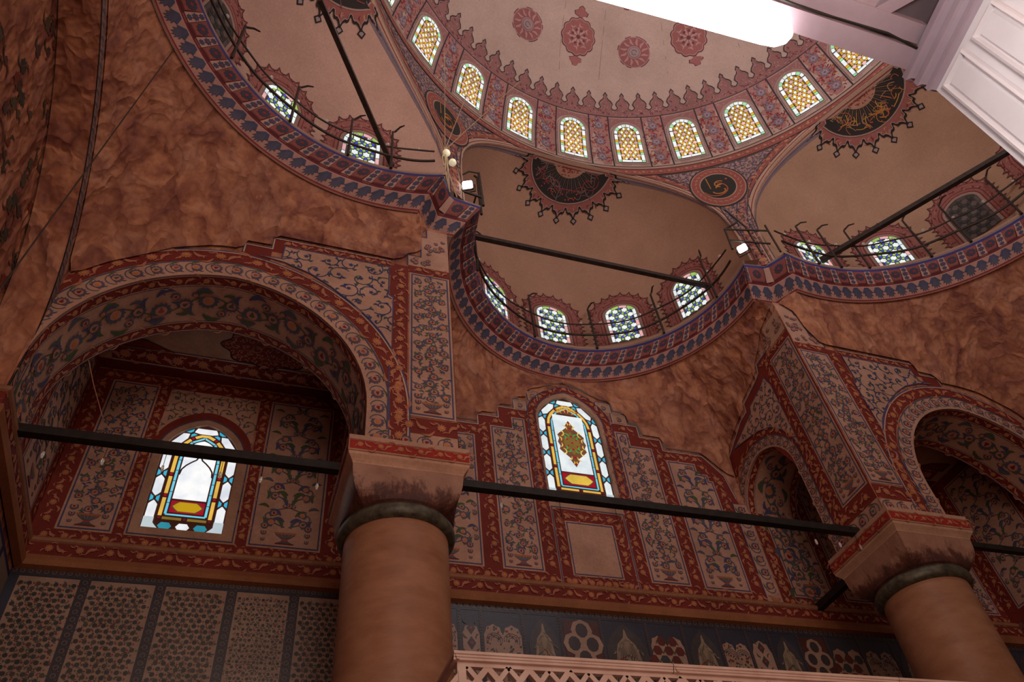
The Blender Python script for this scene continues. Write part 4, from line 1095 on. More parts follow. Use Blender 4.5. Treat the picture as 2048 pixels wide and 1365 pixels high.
exedra('M',EXM,'middle half-dome with a black half-sun calligraphy plaque at its crown',
  ['green and blue stained window at the left end of the middle half-dome, seen edge-on','second arched green and blue window of the middle half-dome','third arched window of the middle half-dome, right of its centre','arched green and blue window at the right end of the middle half-dome crossed by a beam'],'arched windows of the middle half-dome')
exedra('L',EXL,'left half-dome partly hidden behind the cornice,',
  ['small arched window low in the left half-dome nearest the corner','arched window in the left half-dome behind the railing','dull grey arched window of the left half-dome near the top frame edge'],'arched windows of the left half-dome',unlit=(2,))
exedra('R',EXR,'right half-dome with a gilded half-sun calligraphy plaque',
  ['arched green window in the right half-dome nearest the corner lamp','bright arched green and blue window in the right half-dome','dark unlit lattice window in the right half-dome behind the railing','last window of the right half-dome at the frame edge'],'arched windows of the right half-dome',unlit=(2,))

# ------------------------------------------------------------------ pendentives and big semi-dome
def pendentives():
    curves=[arch_curve(X) for X in (EXL,EXM,EXR)]
    def zlow(th):
        z=None
        for X in (EXL,EXM,EXR):
            x,y=AX+RC*sin(th),AY+RC*cos(th); d=edist(X['E'],x,y)
            if d<X['r']: z=max(z or 0,X['zs']+sqrt(X['r']**2-d*d))
        return z if z else Z0
    for t0,t1,lab,cth,cz in ((-95,-2,'left pendentive between two half-domes with an oval black and red roundel',-31.6,12.78),(-2,100,'right pendentive triangle with a round black calligraphy roundel',29.6,13.02)):
        root=thing('pendentive',lab,'pendentive',PEND(rad(cth)*RC,cz)[0])
        b=B(.07); n=150; ths=[rad(t0+(t1-t0)*i/n) for i in range(n+1)]
        R_=[[],[],[]]
        for th in ths:
            zl=zlow(th)
            for k in range(3): R_[k].append(PEND(th*RC,zl+(14.02-zl)*k/2)[0])
        b.rows(R_,(.42,.26,.20))
        M=clampM(PEND,13.985)
        for pts,th0,hw in curves:
            P=Path(pts); MP0=along(M,P)
            def MP(s,v,MP0=MP0,P=P):
                return MP0(s,v)
            S_=[P.L*i/150 for i in range(151)]
            ok=[s for s in S_ if rad(t0)*RC<=P.at(s)[0]<=rad(t1)*RC]
            if len(ok)<2: continue
            a,c=ok[0],ok[-1]
            for v0,v1,cc,l in ((0,.035,(.48,.32,.24),1),(.035,.05,(.26,.05,.04),2),(.05,.10,(.50,.34,.25),1),(.10,.118,(.06,.045,.05),2)): b.strip(MP,a,c,v0,v1,cc,l,0,.08)
            border(b,MP,c,.12,.27,a,ground=(.33,.10,.08),leafc=(.45,.22,.17),edges=False,lay=1,per=1.6,du=.08)
            b.strip(MP,a,c,.27,.284,(.05,.045,.05),3,0,.08)
        # red band and dark lines under the window drum
        a,c=rad(t0)*RC,rad(t1)*RC
        P=Path([(a,14.0),(c,14.0)])
        def zdrum(u,v):
            zl=zlow(u/RC); return PEND(u,max(v,min(zl+.02,13.98)))
        b.strip(zdrum,a,c,13.70,13.88,(.33,.10,.08),4,0,.06); b.strip(zdrum,a,c,13.88,13.90,(.06,.045,.05),5,0,.06); b.strip(zdrum,a,c,13.90,13.965,(.48,.32,.25),4,0,.06); b.strip(zdrum,a,c,13.965,13.985,(.05,.04,.045),5,0,.06); b.strip(zdrum,a,c,13.685,13.70,(.06,.045,.05),5,0,.06)
        k=int((c-a)/.16)
        for i in range(k):
            u=a+(i+.5)*.16; daisy(b,zdrum,u,13.79,.045,(.45,.22,.17),(.5,.3,.15),6); leaf(b,zdrum,u+.05,13.75,.5,.08,.025,(.45,.22,.17),.3,6)
        b.build('painted_shell',[DOME],root)
        # spandrel field of blue arabesque
        b=B(.07); u0=rad(cth)*RC
        field=[]
        for i in range(61):
            th=rad(cth-27+54*i/60); zl=zlow(th)+.33
            if zl<13.66: field.append((th*RC,max(zl,11.55)))
        # keep the contiguous part around the roundel
        fl_=[p for p in field if abs(p[0]-u0)<1.9]
        poly_=[(p[0],p[1]) for p in fl_]+[(fl_[-1][0],13.66),(fl_[0][0],13.66)]
        # narrow toe measured normal to both arches
        cut=[]
        for u,z in poly_:
            cut.append((u,z))
        arabesque(b,PEND,cut,(.10,.09,.17),(.40,.26,.22),1,0,.15,1.25,[(.10,.09,.17),(.13,.11,.16)])
        line(b,PEND,Path(cut,True),.016,(.06,.05,.06),3)
        b.build('arabesque_field',[DOME],root)
        b=B(.07); R1=.385
        RM=lambda u,v: PEND(u0+(u-u0)*1.2,cz+(v-cz)*1.55)
        for rr,cc,l in ((R1+.022,(.05,.04,.045),5),(R1,(.45,.28,.22),6),(R1-.015,(.33,.095,.075),7),(.262,(.42,.30,.22),8),(.245,(.035,.035,.032),9)):
            b.poly(RM,circ(u0,cz,rr,36),cc,l)
        for k in range(26):
            t=2*pi*k/26; leaf(b,RM,u0+.315*cos(t),cz+.315*sin(t),t+1.2,.075,.03,(.42,.19,.14),.3,8); 
        g=(.50,.22,.06); g2=(.42,.10,.05)
        sg=1
        vine(b,RM,[(u0-.12+.0*k,cz+.19-.045*k) for k in range(6)],.014,g,11)
        vine(b,RM,[(u0-.06+.17*cos(t),cz-.06+.13*sin(t)) for t in [rad(-170+22*k) for k in range(12)]],.020,g2,11)
        vine(b,RM,[(u0+.03+.07*cos(t),cz+.03+.06*sin(t)) for t in [rad(40+28*k) for k in range(9)]],.018,g,11)
        vine(b,RM,[(u0-.02+.09*cos(t),cz-.10+.055*sin(t)) for t in [rad(180+26*k) for k in range(9)]],.018,g,11)
        b.poly(RM,circ(u0+.15,cz+.10,.02,5),(.5,.08,.05),11); leaf(b,RM,u0-.05,cz-.04,.4,.14,.04,g,.2,11)
        b.build('calligraphy_roundel',[DOME],root)
pendentives()

RS,ZC=4.94,13.05; EL0=math.asin(.95/RS)
def SPH(u,t):
    """u = arc at reference radius 4.7, t = distance up the meridian from z=14"""
    th=u/4.7; el=EL0+t/RS; c=cos(el)
    n=(c*sin(th),c*cos(th),sin(el)); return ((AX+RS*n[0],AY+RS*n[1],ZC+RS*n[2]),(-n[0],-n[1],-n[2]))
def sphere_local(th,el):
    n0=Vector((cos(el)*sin(th),cos(el)*cos(th),sin(el))); e1=Vector((cos(th),-sin(th),0)); e2=Vector((-sin(el)*sin(th),-sin(el)*cos(th),cos(el)))
    def M(a,c):
        d=hypot(a,c); v=n0 if d<1e-6 else n0*cos(d/RS)+(e1*(a/d)+e2*(c/d))*sin(d/RS)
        return ((AX+RS*v.x,AY+RS*v.y,ZC+RS*v.z),(-v.x,-v.y,-v.z))
    return M
DU=lambda deg: rad(deg)*4.7
def semidome():
    root=thing('main_dome','pale pink plaster shell of the large semi-dome above the row of amber windows','dome',(AX,AY,14.0),kind='thing')
    b=B(.07); b.strip(SPH,DU(-125),DU(125),0,RS*(pi/2-EL0)-.02,DOMEP,0,0,.35,.3)
    b.build('dome_shell',[DOME],root,smooth=True)
    # crest band with finials
    b=B(.07); a,c=DU(-75),DU(88)
    R3=(.31,.145,.135); 
    b.strip(SPH,a,c,1.24,1.40,(.20,.09,.09),1,0,.1); b.strip(SPH,a,c,1.255,1.42,R3,2,0,.1); b.strip(SPH,a,c,1.24,1.256,(.07,.05,.06),3,0,.1)
    p=4.42; k0=int(-75/p); base=1.0-6.625+ p/2
    k=-16
    while base+k*p<88:
        th=base+k*p; k+=1
        if th<-75: continue
        u=DU(th); w=DU(p)*.5
        def shape(s): return [(u-w*.98,1.40),(u-w*.72*s,1.40+.03),(u-w*.60*s,1.46),(u-w*.80*s,1.54),(u-w*.62*s,1.60),(u-w*.30*s,1.645),(u-w*.16*s,1.70),(u-w*.22*s,1.735),(u,1.79),
                             (u+w*.22*s,1.735),(u+w*.16*s,1.70),(u+w*.30*s,1.645),(u+w*.62*s,1.60),(u+w*.80*s,1.54),(u+w*.60*s,1.46),(u+w*.72*s,1.43),(u+w*.98,1.40)]
        b.poly(SPH,shape(1.0),R3,2); line(b,SPH,shape(1.0),.020,(.07,.05,.055),5); line(b,SPH,[(u+(x-u)*.84,1.41+(t-1.41)*.90-.005) for x,t in shape(1.0)],.010,(.42,.25,.23),5)
        for q in range(7): leaf(b,SPH,u+random.uniform(-.6,.6)*w,random.uniform(1.30,1.6),random.uniform(0,6),.06,.02,random.choice([(.17,.045,.06),(.46,.26,.24),(.22,.17,.22)]),.3,4)
    for i in range(330):
        leaf(b,SPH,random.uniform(a,c),random.uniform(1.28,1.40),random.uniform(0,6),.06,.02,random.choice([(.17,.045,.06),(.46,.26,.24)]),.3,4)
    b.build('crest_band',[DOME],root)
    # painted medallions
    for th,el in ((-15.8,42),(19.1,42),(54.2,42),(19.2,55.6),(-15.8,56)):
        b=B(.07); M=sphere_local(rad(th),rad(el))
        for rr,cc,l in ((.335,(.15,.045,.055),1),(.318,(.42,.24,.22),2),(.300,(.30,.11,.11),3),(.13,(.44,.27,.25),4),(.115,(.20,.16,.18),5),(.10,(.36,.25,.24),6)): b.poly(M,circ(0,0,rr,32),cc,l)
        for k in range(12):
            t=2*pi*k/12; leaf(b,M,.15*cos(t),.15*sin(t),t+.3,.13,.05,(.46,.25,.22),.2,5); leaf(b,M,.29*cos(t+.25),.29*sin(t+.25),t+pi,.07,.03,(.46,.25,.22),.3,5)
        vine(b,M,[(.05*cos(t),.05*sin(t)) for t in [k*.6 for k in range(10)]],.014,(.20,.14,.16),8)
        b.build('round_medallion',[DOME],root)
    for th,el in ((-33.5,44.3),(1.0,44.3),(36.4,42.8),(71,43)):
        b=B(.07); M=sphere_local(rad(th),rad(el))
        def lob(s):
            pts=[]
            for k in range(64):
                t=2*pi*k/64; r_=.31+.035*abs(cos(6*t))
                pts.append((r_*s*cos(t),r_*s*sin(t)*1.12))
            return pts
        for sg in (-1,1):
            for s_,cc,l in ((1.0,(.15,.045,.055),1),(.86,(.34,.13,.12),2)):
                tr=[(0,.58),(.06,.54),(.07,.49),(.15,.45),(.13,.38),(.04,.35),(.03,.30),(-.03,.30),(-.04,.35),(-.13,.38),(-.15,.45),(-.07,.49),(-.06,.54)]
                b.poly(M,[(x*s_,sg*(.44+(y-.44)*s_+.05)) for x,y in tr],cc,l)
        for s_,cc,l in ((1.04,(.15,.045,.055),3),(.98,(.44,.26,.23),4),(.93,(.33,.12,.11),5)): b.poly(M,lob(s_),cc,l)
        for k in range(8):
            t=2*pi*k/8; leaf(b,M,.04*cos(t),.045*sin(t),t,.17,.055,(.47,.28,.25),.12,6); leaf(b,M,.20*cos(t+.39),.22*sin(t+.39),t+1.5,.12,.035,(.47,.28,.25),.35,6); b.poly(M,star(.13*cos(t+.39),.14*sin(t+.39),.035,5),(.16,.05,.07),7)
        b.poly(M,star(0,0,.05,8),(.15,.05,.06),8)
        b.build('lobed_medallion',[DOME],root)
    # hairline seams hanging chains look
    for th,e0,e1 in ((8,33,62),(-6,55,33),(48,33,60),(27.5,33,58)):
        b=B(.07)
        line(b,SPH,[(DU(th)+.03*k,RS*(rad(e0+(e1-e0)*k/8)-EL0)) for k in range(9)],.009,(.22,.16,.15),1)
        b.build('plaster_seam',[DOME],root)
    # drum between windows: red arabesque strips
    for k in range(-5,7):
        c0=7.65+13.25*k
        b=B(.07); a,c=DU(c0-2.45),DU(c0+2.45)
        b.strip(SPH,a,c,.03,1.24,(.40,.20,.18),1,0,.1,.3)
        poly_=[(a+.02,.05),(c-.02,.05),(c-.02,1.22),(a+.02,1.22)]
        w=c-a; m_=(a+c)/2
        for i in range(150):
            u,t=random.uniform(a+.03,c-.03),random.uniform(.07,1.20)
            leaf(b,SPH,u,t,random.uniform(0,6),random.uniform(.05,.10),.03,random.choice([(.24,.035,.045),(.28,.04,.04),(.46,.25,.22),(.30,.12,.06)]),.35,2)
        for t in (.22,.62,1.02):
            b.poly(SPH,star(m_,t,.105,8,.72),(.22,.18,.23),4); b.poly(SPH,star(m_,t,.07,6,.6,.3),(.40,.30,.31),5); b.poly(SPH,circ(m_,t,.025,7),(.20,.12,.20),6)
            for sg in (-1,1): leaf(b,SPH,m_+sg*.02,t+.1,pi/2-sg*.3,.12,.035,(.19,.17,.24),.3,4)
        for e in (a,c): b.strip(SPH,e-.012,e+.012,.0,1.25,(.05,.04,.05),3,0,.1,.3)
        b.build('arabesque_strip',[DOME],root)
    # windows
    names={-4:'far left amber window of the drum cut by the top frame edge',-3:'amber lattice window at the left end of the drum row',-2:'second amber lattice window from the left in the drum row, above the oval roundel',-1:'third amber lattice window from the left in the drum',0:'fourth amber drum window, just left of the black half-sun plaque',1:'amber drum window straight above the black half-sun plaque',2:'sixth amber drum window, left of the round calligraphy roundel',3:'amber drum window above the round calligraphy roundel',4:'tilted amber drum window right of the roundel',5:'amber drum window partly hidden by the pink beam at upper right'}
    for k in range(-4,6):
        c0=1.025+13.25*k; u0=DU(c0)
        root2=window_root(names[k],SPH(u0,.6)[0],'amber lattice windows of the drum')
        b=B(.07); hw=.262; zb,zc,h=.10,.80,.255
        a,c=DU(c0-4.1),DU(c0+4.1)
        b.strip(SPH,a,c,.02,1.24,(.43,.29,.25),1,0,.1,.3)
        # red corner fillets above the arch
        P=Path(arch_pts(u0,zc+.01,hw+.09,h+.07,zc+.01,.06,24))
        top_=[(c-.02,zc+.10),(c-.02,1.22),(a+.02,1.22),(a+.02,zc+.10)]
        ap=arch_pts(u0,zc+.01,hw+.075,h+.06,zc+.01,.06,24)
        for i in range(len(ap)-1):
            (x0,t0),(x1,t1)=ap[i],ap[i+1]; b.poly(SPH,[(x0,t0+.015),(x1,t1+.015),(x1,1.21),(x0,1.21)],(.34,.16,.15),2)
        for q in range(34):
            u,t=random.uniform(a+.03,c-.03),random.uniform(.95,1.2)
            z_=arch_z(u,u0,zc+.01,hw+.075,h+.06,.06)
            if z_ and t>z_+.04: leaf(b,SPH,u,t,random.uniform(0,6),.05,.02,(.45,.27,.24),.3,3)
        # splayed reveal
        o=arch_pts(u0,zc,hw+.045,h+.045,zb-.03,.06,24); b.poly(SPH,o,(.46,.33,.29),4)
        line(b,SPH,Path(o),.008,(.28,.19,.18),5)
        b.build('window_frame',[DOME],root2)
        b=B(.07); ap=arch_pts(u0,zc,hw,h,zb,.06,24); b.poly(SPH,ap,(.10,.05,.04),6)
        W=(.92,.97,.95); G=(.36,.78,.42); A_=(.80,.42,.03); Pk=(.92,.55,.50)
        side=[('W',.15),('G',.055),('A',.06),('W',.15),('G',.055),('A',.06),('W',.13)]
        for sg in (-1,1):
            t=zb+.012
            seq=[('G',.05)]+side
            for kd,l in seq:
                if t+l>zc+.02: l=zc+.02-t
                if l<.015: break
                x0,x1=u0+sg*(hw-.012),u0+sg*(hw-.072); b.poly(SPH,[(x0,t),(x1,t),(x1,t+l-.009),(x0,t+l-.009)],{'W':W,'G':G,'A':A_}[kd],7); t+=l
        P=Path(arch_pts(u0,zc+.03,hw-.042,h-.045,zc+.03,.06,24)); MP=along(SPH,P); n=8
        for i in range(n):
            s0,s1=P.L*i/n+.005,P.L*(i+1)/n-.005; m_=(s0+s1)/2; b.poly(MP,[(s0,-.03),(m_,-.03),(s1,-.03),(s1,.028),(m_,.03),(s0,.028)],G if i in (1,6) else (W if i not in (3,) else (.7,.85,.7)),7)
        for i in range(2):
            x0=u0-hw+.08+i*(hw-.08)+.004; b.poly(SPH,[(x0,zb+.012),(x0+hw-.088,zb+.012),(x0+hw-.088,zb+.062),(x0,zb+.062)],W,7)
        inn=arch_pts(u0,zc+.01,hw-.082,h-.075,zb+.072,.06,20)
        av=.168; au=av*.866; col=-2
        f=lambda t:(1 if t<.62 else .75)
        for col in range(-2,3):
            u=u0+col*au*1.0; t=zb+.10+(av/2 if col%2 else 0)-av
            while t<zc+h:
                if inside((u,t),inn):
                    b.poly(SPH,star(u,t,av*.27,6,.68,pi/6),tuple(q*f(t) for q in Pk),7)
                for j in range(6):
                    a_=rad(30+60*j); q=(u+av*.5*cos(a_),t+av*.5*sin(a_))
                    if j<3 and inside(q,inn):
                        ca,sa=cos(a_),sin(a_); sh=[(-.036,-.027),(0,-.013),(.036,-.027),(.036,.027),(0,.013),(-.036,.027)]
                        b.poly(SPH,[(q[0]+x*ca-y*sa,q[1]+x*sa+y*ca) for x,y in sh],tuple(q_*f(q[1])*1.0 for q_ in A_),8)
                    a_=rad(60*j); q=(u+av*.577*cos(a_),t+av*.577*sin(a_))
                    if j<2 and inside(q,inn): b.poly(SPH,circ(q[0],q[1],.027,9,1.2),W,8)
                t+=av
        b.build('stained_glass',[GLASS],root2)
semidome()
# ================================================================== TWO LARGE STAINED WINDOWS
def big_window(W_,label,kind):
    cx,zc,r,h,zs,pt=W_; Y=YB+.045; M=planeY(Y)
    root=window_root(label,(cx,Y,zs))
    b=B(); P=Path(arch_pts(cx,zc,r,h,zs,pt,30)+[(cx-r,zs)])
    rows=[[(x,YB,z) for x,z in P.p],[(x,YB+.07,z) for x,z in P.p]]; b.rows(rows,(.45,.28,.20))
    b.build('window_reveal',[PAINT],root)
    b=B(); ap=arch_pts(cx,zc,r-.004,h,zs,pt,30); b.poly(M,ap,(.16,.06,.045),0)
    b.build('lead_frame',[PAINT],root)
    b=B(); WH=(.80,.86,.88); CY_=(.05,.42,.62); AM=(.78,.47,.08); RD=(.35,.008,.02); GR=(.03,.38,.07)
    if kind=='L': WH=(.84,.86,.90)
    def closed(d):   # path inset by d : left bottom, over, right bottom
        return Path(arch_pts(cx,zc,r-d,h-d*.9,zs+d,pt*(.9),30))
    bw=.135 if kind=='M' else .125; PB=closed(bw/2); MB=along(M,PB)
    n=11 if kind=='M' else 9; p=PB.L/n; q=bw*.36
    for i in range(n):
        s=(i+.5)*p; L_=p*.33
        sh=[]
        for x,y in [(-L_-.03,0),(-L_,q*.62),(-L_*.8,q),(L_*.8,q),(L_,q*.62),(L_+.03,0),(L_,-q*.62),(L_*.8,-q),(-L_*.8,-q),(-L_,-q*.62)]: sh.append((s+x,y))
        b.poly(MB,sh,WH,2)
        for sg in (-1,1): 
            x=s+p*.5
            if i<n-1: b.poly(MB,[(x-.045,sg*q*1.05),(x+.045,sg*q*1.05),(x+.018,sg*q*.32),(x-.018,sg*q*.32)],CY_,2)
    # foot of the border
    for k in range(3):
        x0=cx-r+bw+.02+(2*r-2*bw-.04)*k/3; x1=x0+(2*r-2*bw-.04)/3
        b.poly(M,[(x0+.02,zs+bw*.5),(x0+.05,zs+bw*.85),(x1-.05,zs+bw*.85),(x1-.02,zs+bw*.5),(x1-.05,zs+bw*.15),(x0+.05,zs+bw*.15)],WH if k==1 else (.03,.25,.33),2)
    for sg in (-1,1): b.poly(M,[(cx+sg*(r-.01),zs+.01),(cx+sg*(r-bw*1.5),zs+.01),(cx+sg*(r-bw*1.1),zs+.06),(cx+sg*(r-bw*.9),zs+.09),(cx+sg*(r-bw*.9),zs+.16),(cx+sg*(r-.01),zs+.16)],(.50,.58,.62),3)
    d2=bw+.035; PA=closed(d2); MA_=along(M,PA); n=9; p=PA.L/n
    for i in range(n):
        s0=i*p; nn=3
        for j in range(nn):
            a,c=s0+.028+(p-.056)*j/nn,s0+.028+(p-.056)*(j+1)/nn; b.poly(MA_,[(a,-.019),(c,-.019),(c,.019),(a,.019)],AM,2)
        if i: b.poly(MA_,star(s0,0,.020,4,.8),RD,3)
    zf=zs+d2
    for a,c in ((cx-r+d2+.03,cx-.03),(cx+.03,cx+r-d2-.03)): b.poly(M,[(a,zf-.016),(c,zf-.016),(c,zf+.016),(a,zf+.016)],tuple(k*(.3 if kind=='L' else 1) for k in AM),2)
    for x in (cx-r+d2,cx,cx+r-d2): b.poly(M,star(x,zf,.02,4,.8),(.12,.01,.02),3)
    d3=bw+.085; PC=closed(d3); MC_=along(M,PC); CYB=(.16,.60,.78)
    n=16
    for i in range(n):
        a,c=PC.L*i/n,PC.L*(i+1)/n
        if i%5!=4: pass
        b.poly(MC_,[(a+.004,-.013),(c-.004,-.013),(c-.004,.013),(a+.004,.013)],CYB,2)
    zf2=zs+d3; b.poly(M,[(cx-r+d3,zf2-.010),(cx+r-d3,zf2-.010),(cx+r-d3,zf2+.010),(cx-r+d3,zf2+.010)],CYB,2)
    # centre
    ri=r-d3-.03; zi=zf2+.028; ztopc=zc+h-d3-.04
    def cart(z0,z1):
        for q_,c_,l in ((0,RD,2),):
            b.poly(M,[(cx-ri,z0),(cx+ri,z0),(cx+ri,z1),(cx-ri,z1)],c_,l)
        zm=(z0+z1)/2; hh=(z1-z0)/2
        def sh(s): return [(cx-ri*.86*s,zm),(cx-ri*.70*s,zm+hh*.40*s),(cx-ri*.50*s,zm+hh*.78*s),(cx+ri*.50*s,zm+hh*.78*s),(cx+ri*.70*s,zm+hh*.40*s),(cx+ri*.86*s,zm),(cx+ri*.70*s,zm-hh*.40*s),(cx+ri*.50*s,zm-hh*.78*s),(cx-ri*.50*s,zm-hh*.78*s),(cx-ri*.70*s,zm-hh*.40*s)]
        b.poly(M,sh(1.12),(.12,.05,.03),3); b.poly(M,sh(1.0),(.75,.50,.07) if kind=='M' else (.50,.30,.01),4)
    if kind=='M':
        cart(zi,zi+.20)
        z0=zi+.225; z1=zc+h*.38
        b.poly(M,[(cx-ri,z0),(cx+ri,z0),(cx+ri,z1),(cx-ri,z1)],WH,2)
        # top arabesque
        ap=[(x,max(z,z1+.02)) for x,z in arch_pts(cx,zc+.03,ri,h-d3-.05,zc+.03,pt*.8,20)]; b.poly(M,ap,(.14,.05,.03),3)
        for k in range(9):
            t=rad(10+20*k); leaf(b,M,cx+ri*.45*cos(t),z1+.05+.06*sin(t),t,.085,.028,(.62,.36,.06),.3,5)
        for sg in (-1,1):
            for x,z,a,l in ((.02,.05,.6,.10),(.08,.03,.2,.09),(.03,.12,1.0,.09),(.10,.09,2.4,.08)): leaf(b,M,cx+sg*x,z1+z,a if sg>0 else pi-a,l,.025,(.62,.36,.06),.35*sg,5)
        b.poly(M,star(cx,z1+.10,.022,4,.8),RD,6)
        # central medallion
        zm=(z0+z1)/2
        med=[(0,.42),(.035,.36),(.07,.30),(.05,.28),(.10,.235),(.17,.17),(.205,.13),(.185,.07),(.215,0)]
        full=[(x,z) for x,z in med]+[(x,-z) for x,z in med[::-1][1:]]+[(-x,-z) for x,z in med[1:]]+[(-x,z) for x,z in med[::-1][1:-1]]
        s_=ri/.235
        b.poly(M,[(cx+x*s_,zm+z*1.03) for x,z in full],(.17,.065,.03),3)
        b.poly(M,[(cx+x*s_*.6,zm+z*.52) for x,z in full],(.20,.12,.03),4)
        for sx in (-1,1):
            for sz in (-1,1):
                for x,z,a,l,c in ((.04,.25,.8,.10,AM),(.10,.17,.4,.10,(.85,.72,.30)),(.15,.11,1.9,.10,AM),(.03,.12,.5,.09,GR),(.09,.06,1.2,.08,GR),(.16,.02,1.2,.09,AM),(.02,.33,1.2,.06,AM)):
                    leaf(b,M,cx+sx*x*s_,zm+sz*z,(a if sx>0 else pi-a)*sz,l,.024,c,.25*sx*sz,5)
                b.poly(M,star(cx+sx*.07*s_,zm+sz*.06,.018,4,.8),RD,6)
        for z in (.27,.12,0,-.12,-.27,.385,-.385): b.poly(M,star(cx,zm+z,.02,4,.8),RD,6)
    else:
        cart(zi,zi+.155)
        z0=zi+.18
        ap=arch_pts(cx,zc+.02,ri,h-d3-.04,z0,pt,24); b.poly(M,ap,(.95,.96,.98),2)
        og=[]
        for sg in (1,-1):
            pts=[(cx+sg*ri,zc-.28),(cx+sg*ri*.93,zc-.20),(cx+sg*ri*.72,zc-.14),(cx+sg*ri*.45,zc-.09),(cx+sg*ri*.18,zc-.05),(cx,zc+.03)]
            line(b,M,pts,.018,(.03,.012,.012),4)
        for x,z,a,l in ((0,.10,pi/2,.12),(-.06,.10,2.3,.10),(.06,.10,.8,.10),(-.03,.05,1.9,.09),(.03,.05,1.2,.09)): leaf(b,M,cx+x,zc+z-.05,a,l,.028,RD,.2,4)
    b.build('stained_glass',[GLASS],root)
big_window(WM,'tall pointed stained window in the middle bay with an amber and green medallion','M')
big_window(WL,'shorter pointed stained window inside the left niche with a large plain white centre','L')

# ================================================================== COLUMNS
def column(cx,label,g):
    root=thing('marble_column',label,'column',(cx,CY,0),g)
    b=B(); b.lathe([(.62,0),(.62,.25),(.52,.35),(.49,.5),(.475,3),(.465,5.60)],(cx,CY),56); b.build('shaft',[SHAFT],root,smooth=True)
    b=B(); b.lathe([(.47,5.54),(.505,5.55),(.525,5.585),(.525,5.64),(.505,5.675),(.49,5.68),(.48,5.71)],(cx,CY),56); b.build('collar',[BRONZE],root,smooth=True)
    # capital: from circle to square, flaring
    b=B(); rows=[]; N=64
    def sect(z,rc,hs,t):
        row=[]
        for k in range(N):
            a=2*pi*k/N+pi/4; ca,sa=cos(a),sin(a); q=hs/max(abs(ca),abs(sa)); r_=rc*(1-t)+q*t
            row.append((cx+r_*ca,CY+r_*sa,z))
        return row
    for z,rc,hs,t in ((5.66,.475,.47,0),(5.70,.52,.47,.10),(5.74,.54,.475,.38),(5.79,.55,.485,.68),(5.85,.55,.492,.88),(5.92,.55,.499,.97),(6.045,.53,.508,1)): rows.append(sect(z,rc,hs,t))
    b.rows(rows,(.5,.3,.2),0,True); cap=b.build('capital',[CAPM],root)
    b=B(); rows=[sect(z,.5,hs,1) for z,hs in ((6.03,.508),(6.045,.512),(6.07,.528),(6.10,.552),(6.125,.558),(6.13,.55))]
    b.rows(rows,(.62,.38,.26),0,True); b.build('capital_moulding',[PAINT],cap)
    b=B(); A=.562
    b.box((cx-A,CY-A,6.13),(cx+A,CY+A,6.305),(.50,.26,.17)); 
    for (M,c0) in ((planeY(CY-A-.001),cx),(planeX(cx-A-.001,-1),CY),(planeX(cx+A+.001,1),CY)):
        border(b,M,c0+A-.01,6.150,6.245,c0-A+.01,ground=(.40,.03,.02),edges=False,lay=1,per=1.9)
        b.strip(M,c0-A,c0+A,6.255,6.305,(.56,.34,.24),1)
    b.build('abacus',[PAINT],root)
column(CX1,'near thick marble column with dark bronze collar standing left of centre','marble columns of the arcade')
column(CX2,'far marble column at lower right, leaning in the view','marble columns of the arcade')

# ================================================================== TIE RODS
def rod(a,c,r,label,mat=IRON,name='tie_rod',cat='rod',group=None):
    b=B(); a=Vector(a); c=Vector(c); d=(c-a).normalized(); up=Vector((0,0,1)); s_=d.cross(up).normalized()*r; u=s_.cross(d).normalized()*r
    rows=[[p+s_+u,p-s_+u,p-s_-u,p+s_-u] for p in (a,c)]
    b.rows(rows,(.02,.02,.02),0,True); b.face(rows[0],m=0); b.face(rows[1],m=0)
    o=b.build(name,[mat],origin=tuple((a+c)/2)); return tag(o,label,cat,group)
ZR=6.345
rod((XL+.01,CY,ZR),(CX1-.50,CY,ZR),.043,'black iron tie rod across the left arch in front of the niche window',group='iron tie rods')
rod((CX1+.50,CY,ZR-.01),(CX2-.50,CY,ZR),.042,'long black iron tie rod spanning between the two columns',group='iron tie rods')
rod((CX2+.50,CY,ZR+.01),(11.2,CY,ZR+.02),.035,'thin dark tie rod running right from the far column',group='iron tie rods')
rod((CX2,CY+.5,ZR-.02),(CX2,YB,ZR-.02),.045,'short black tie rod from the far column back to the wall',group='iron tie rods')

# ================================================================== RAILINGS ON THE CORNICE
def railing(key,a0,a1,posts,label,offs=-.03):
    (ex,ey),rr=TOPC[key]; r=rr+offs; root=thing('iron_railing',label,'railing',(ex,ey,Z0),'iron railings above the cornice')
    b=B()
    pt=lambda a,z,q=r:(ex+q*sin(rad(a)),ey+q*cos(rad(a)),z)
    b.tube([pt(a0+(a1-a0)*i/50,11.03+.02*sin(i*.5)) for i in range(51)],.020,6); b.build('lower_rail',[IRON2],root)
    b=B(); b.tube([pt(a0+(a1-a0)*i/50,11.33+.015*sin(i*.7),r+.02) for i in range(51)],.014,6); ur=b.build('upper_rail',[IRON2],root)
    for a in posts:
        b=B(); b.tube([pt(a,Z0),pt(a,11.4),pt(a,11.72),pt(a+.8,11.80,r+.03),pt(a+2.2,11.83,r-.04),pt(a+3.4,11.78,r-.10)],[.020,.019,.017,.016,.014,.010],6)
        b.build('post',[IRON2],root)
    n=int(abs(a1-a0)/9)
    for i in range(n):
        b=B(); q=pt(a0+(a1-a0)*(i+.5)/n,11.37,r+.02)
        b.lathe([(.002,q[2]-.03),(.022,q[2]-.015),(.028,q[2]),(.022,q[2]+.018),(.002,q[2]+.03)],(q[0],q[1]),8); b.build('glass_knob',[CLEAR],ur,smooth=True)
railing('M',-88,90,(-90.5,-63,-15.9,15,46.4,75.4),'thin iron railing with hooked posts around the middle half-dome')
railing('L',-90,15,(-72,-50.6,-28.9,-10.8,2),'black iron railing with bent posts along the left half-dome ledge')
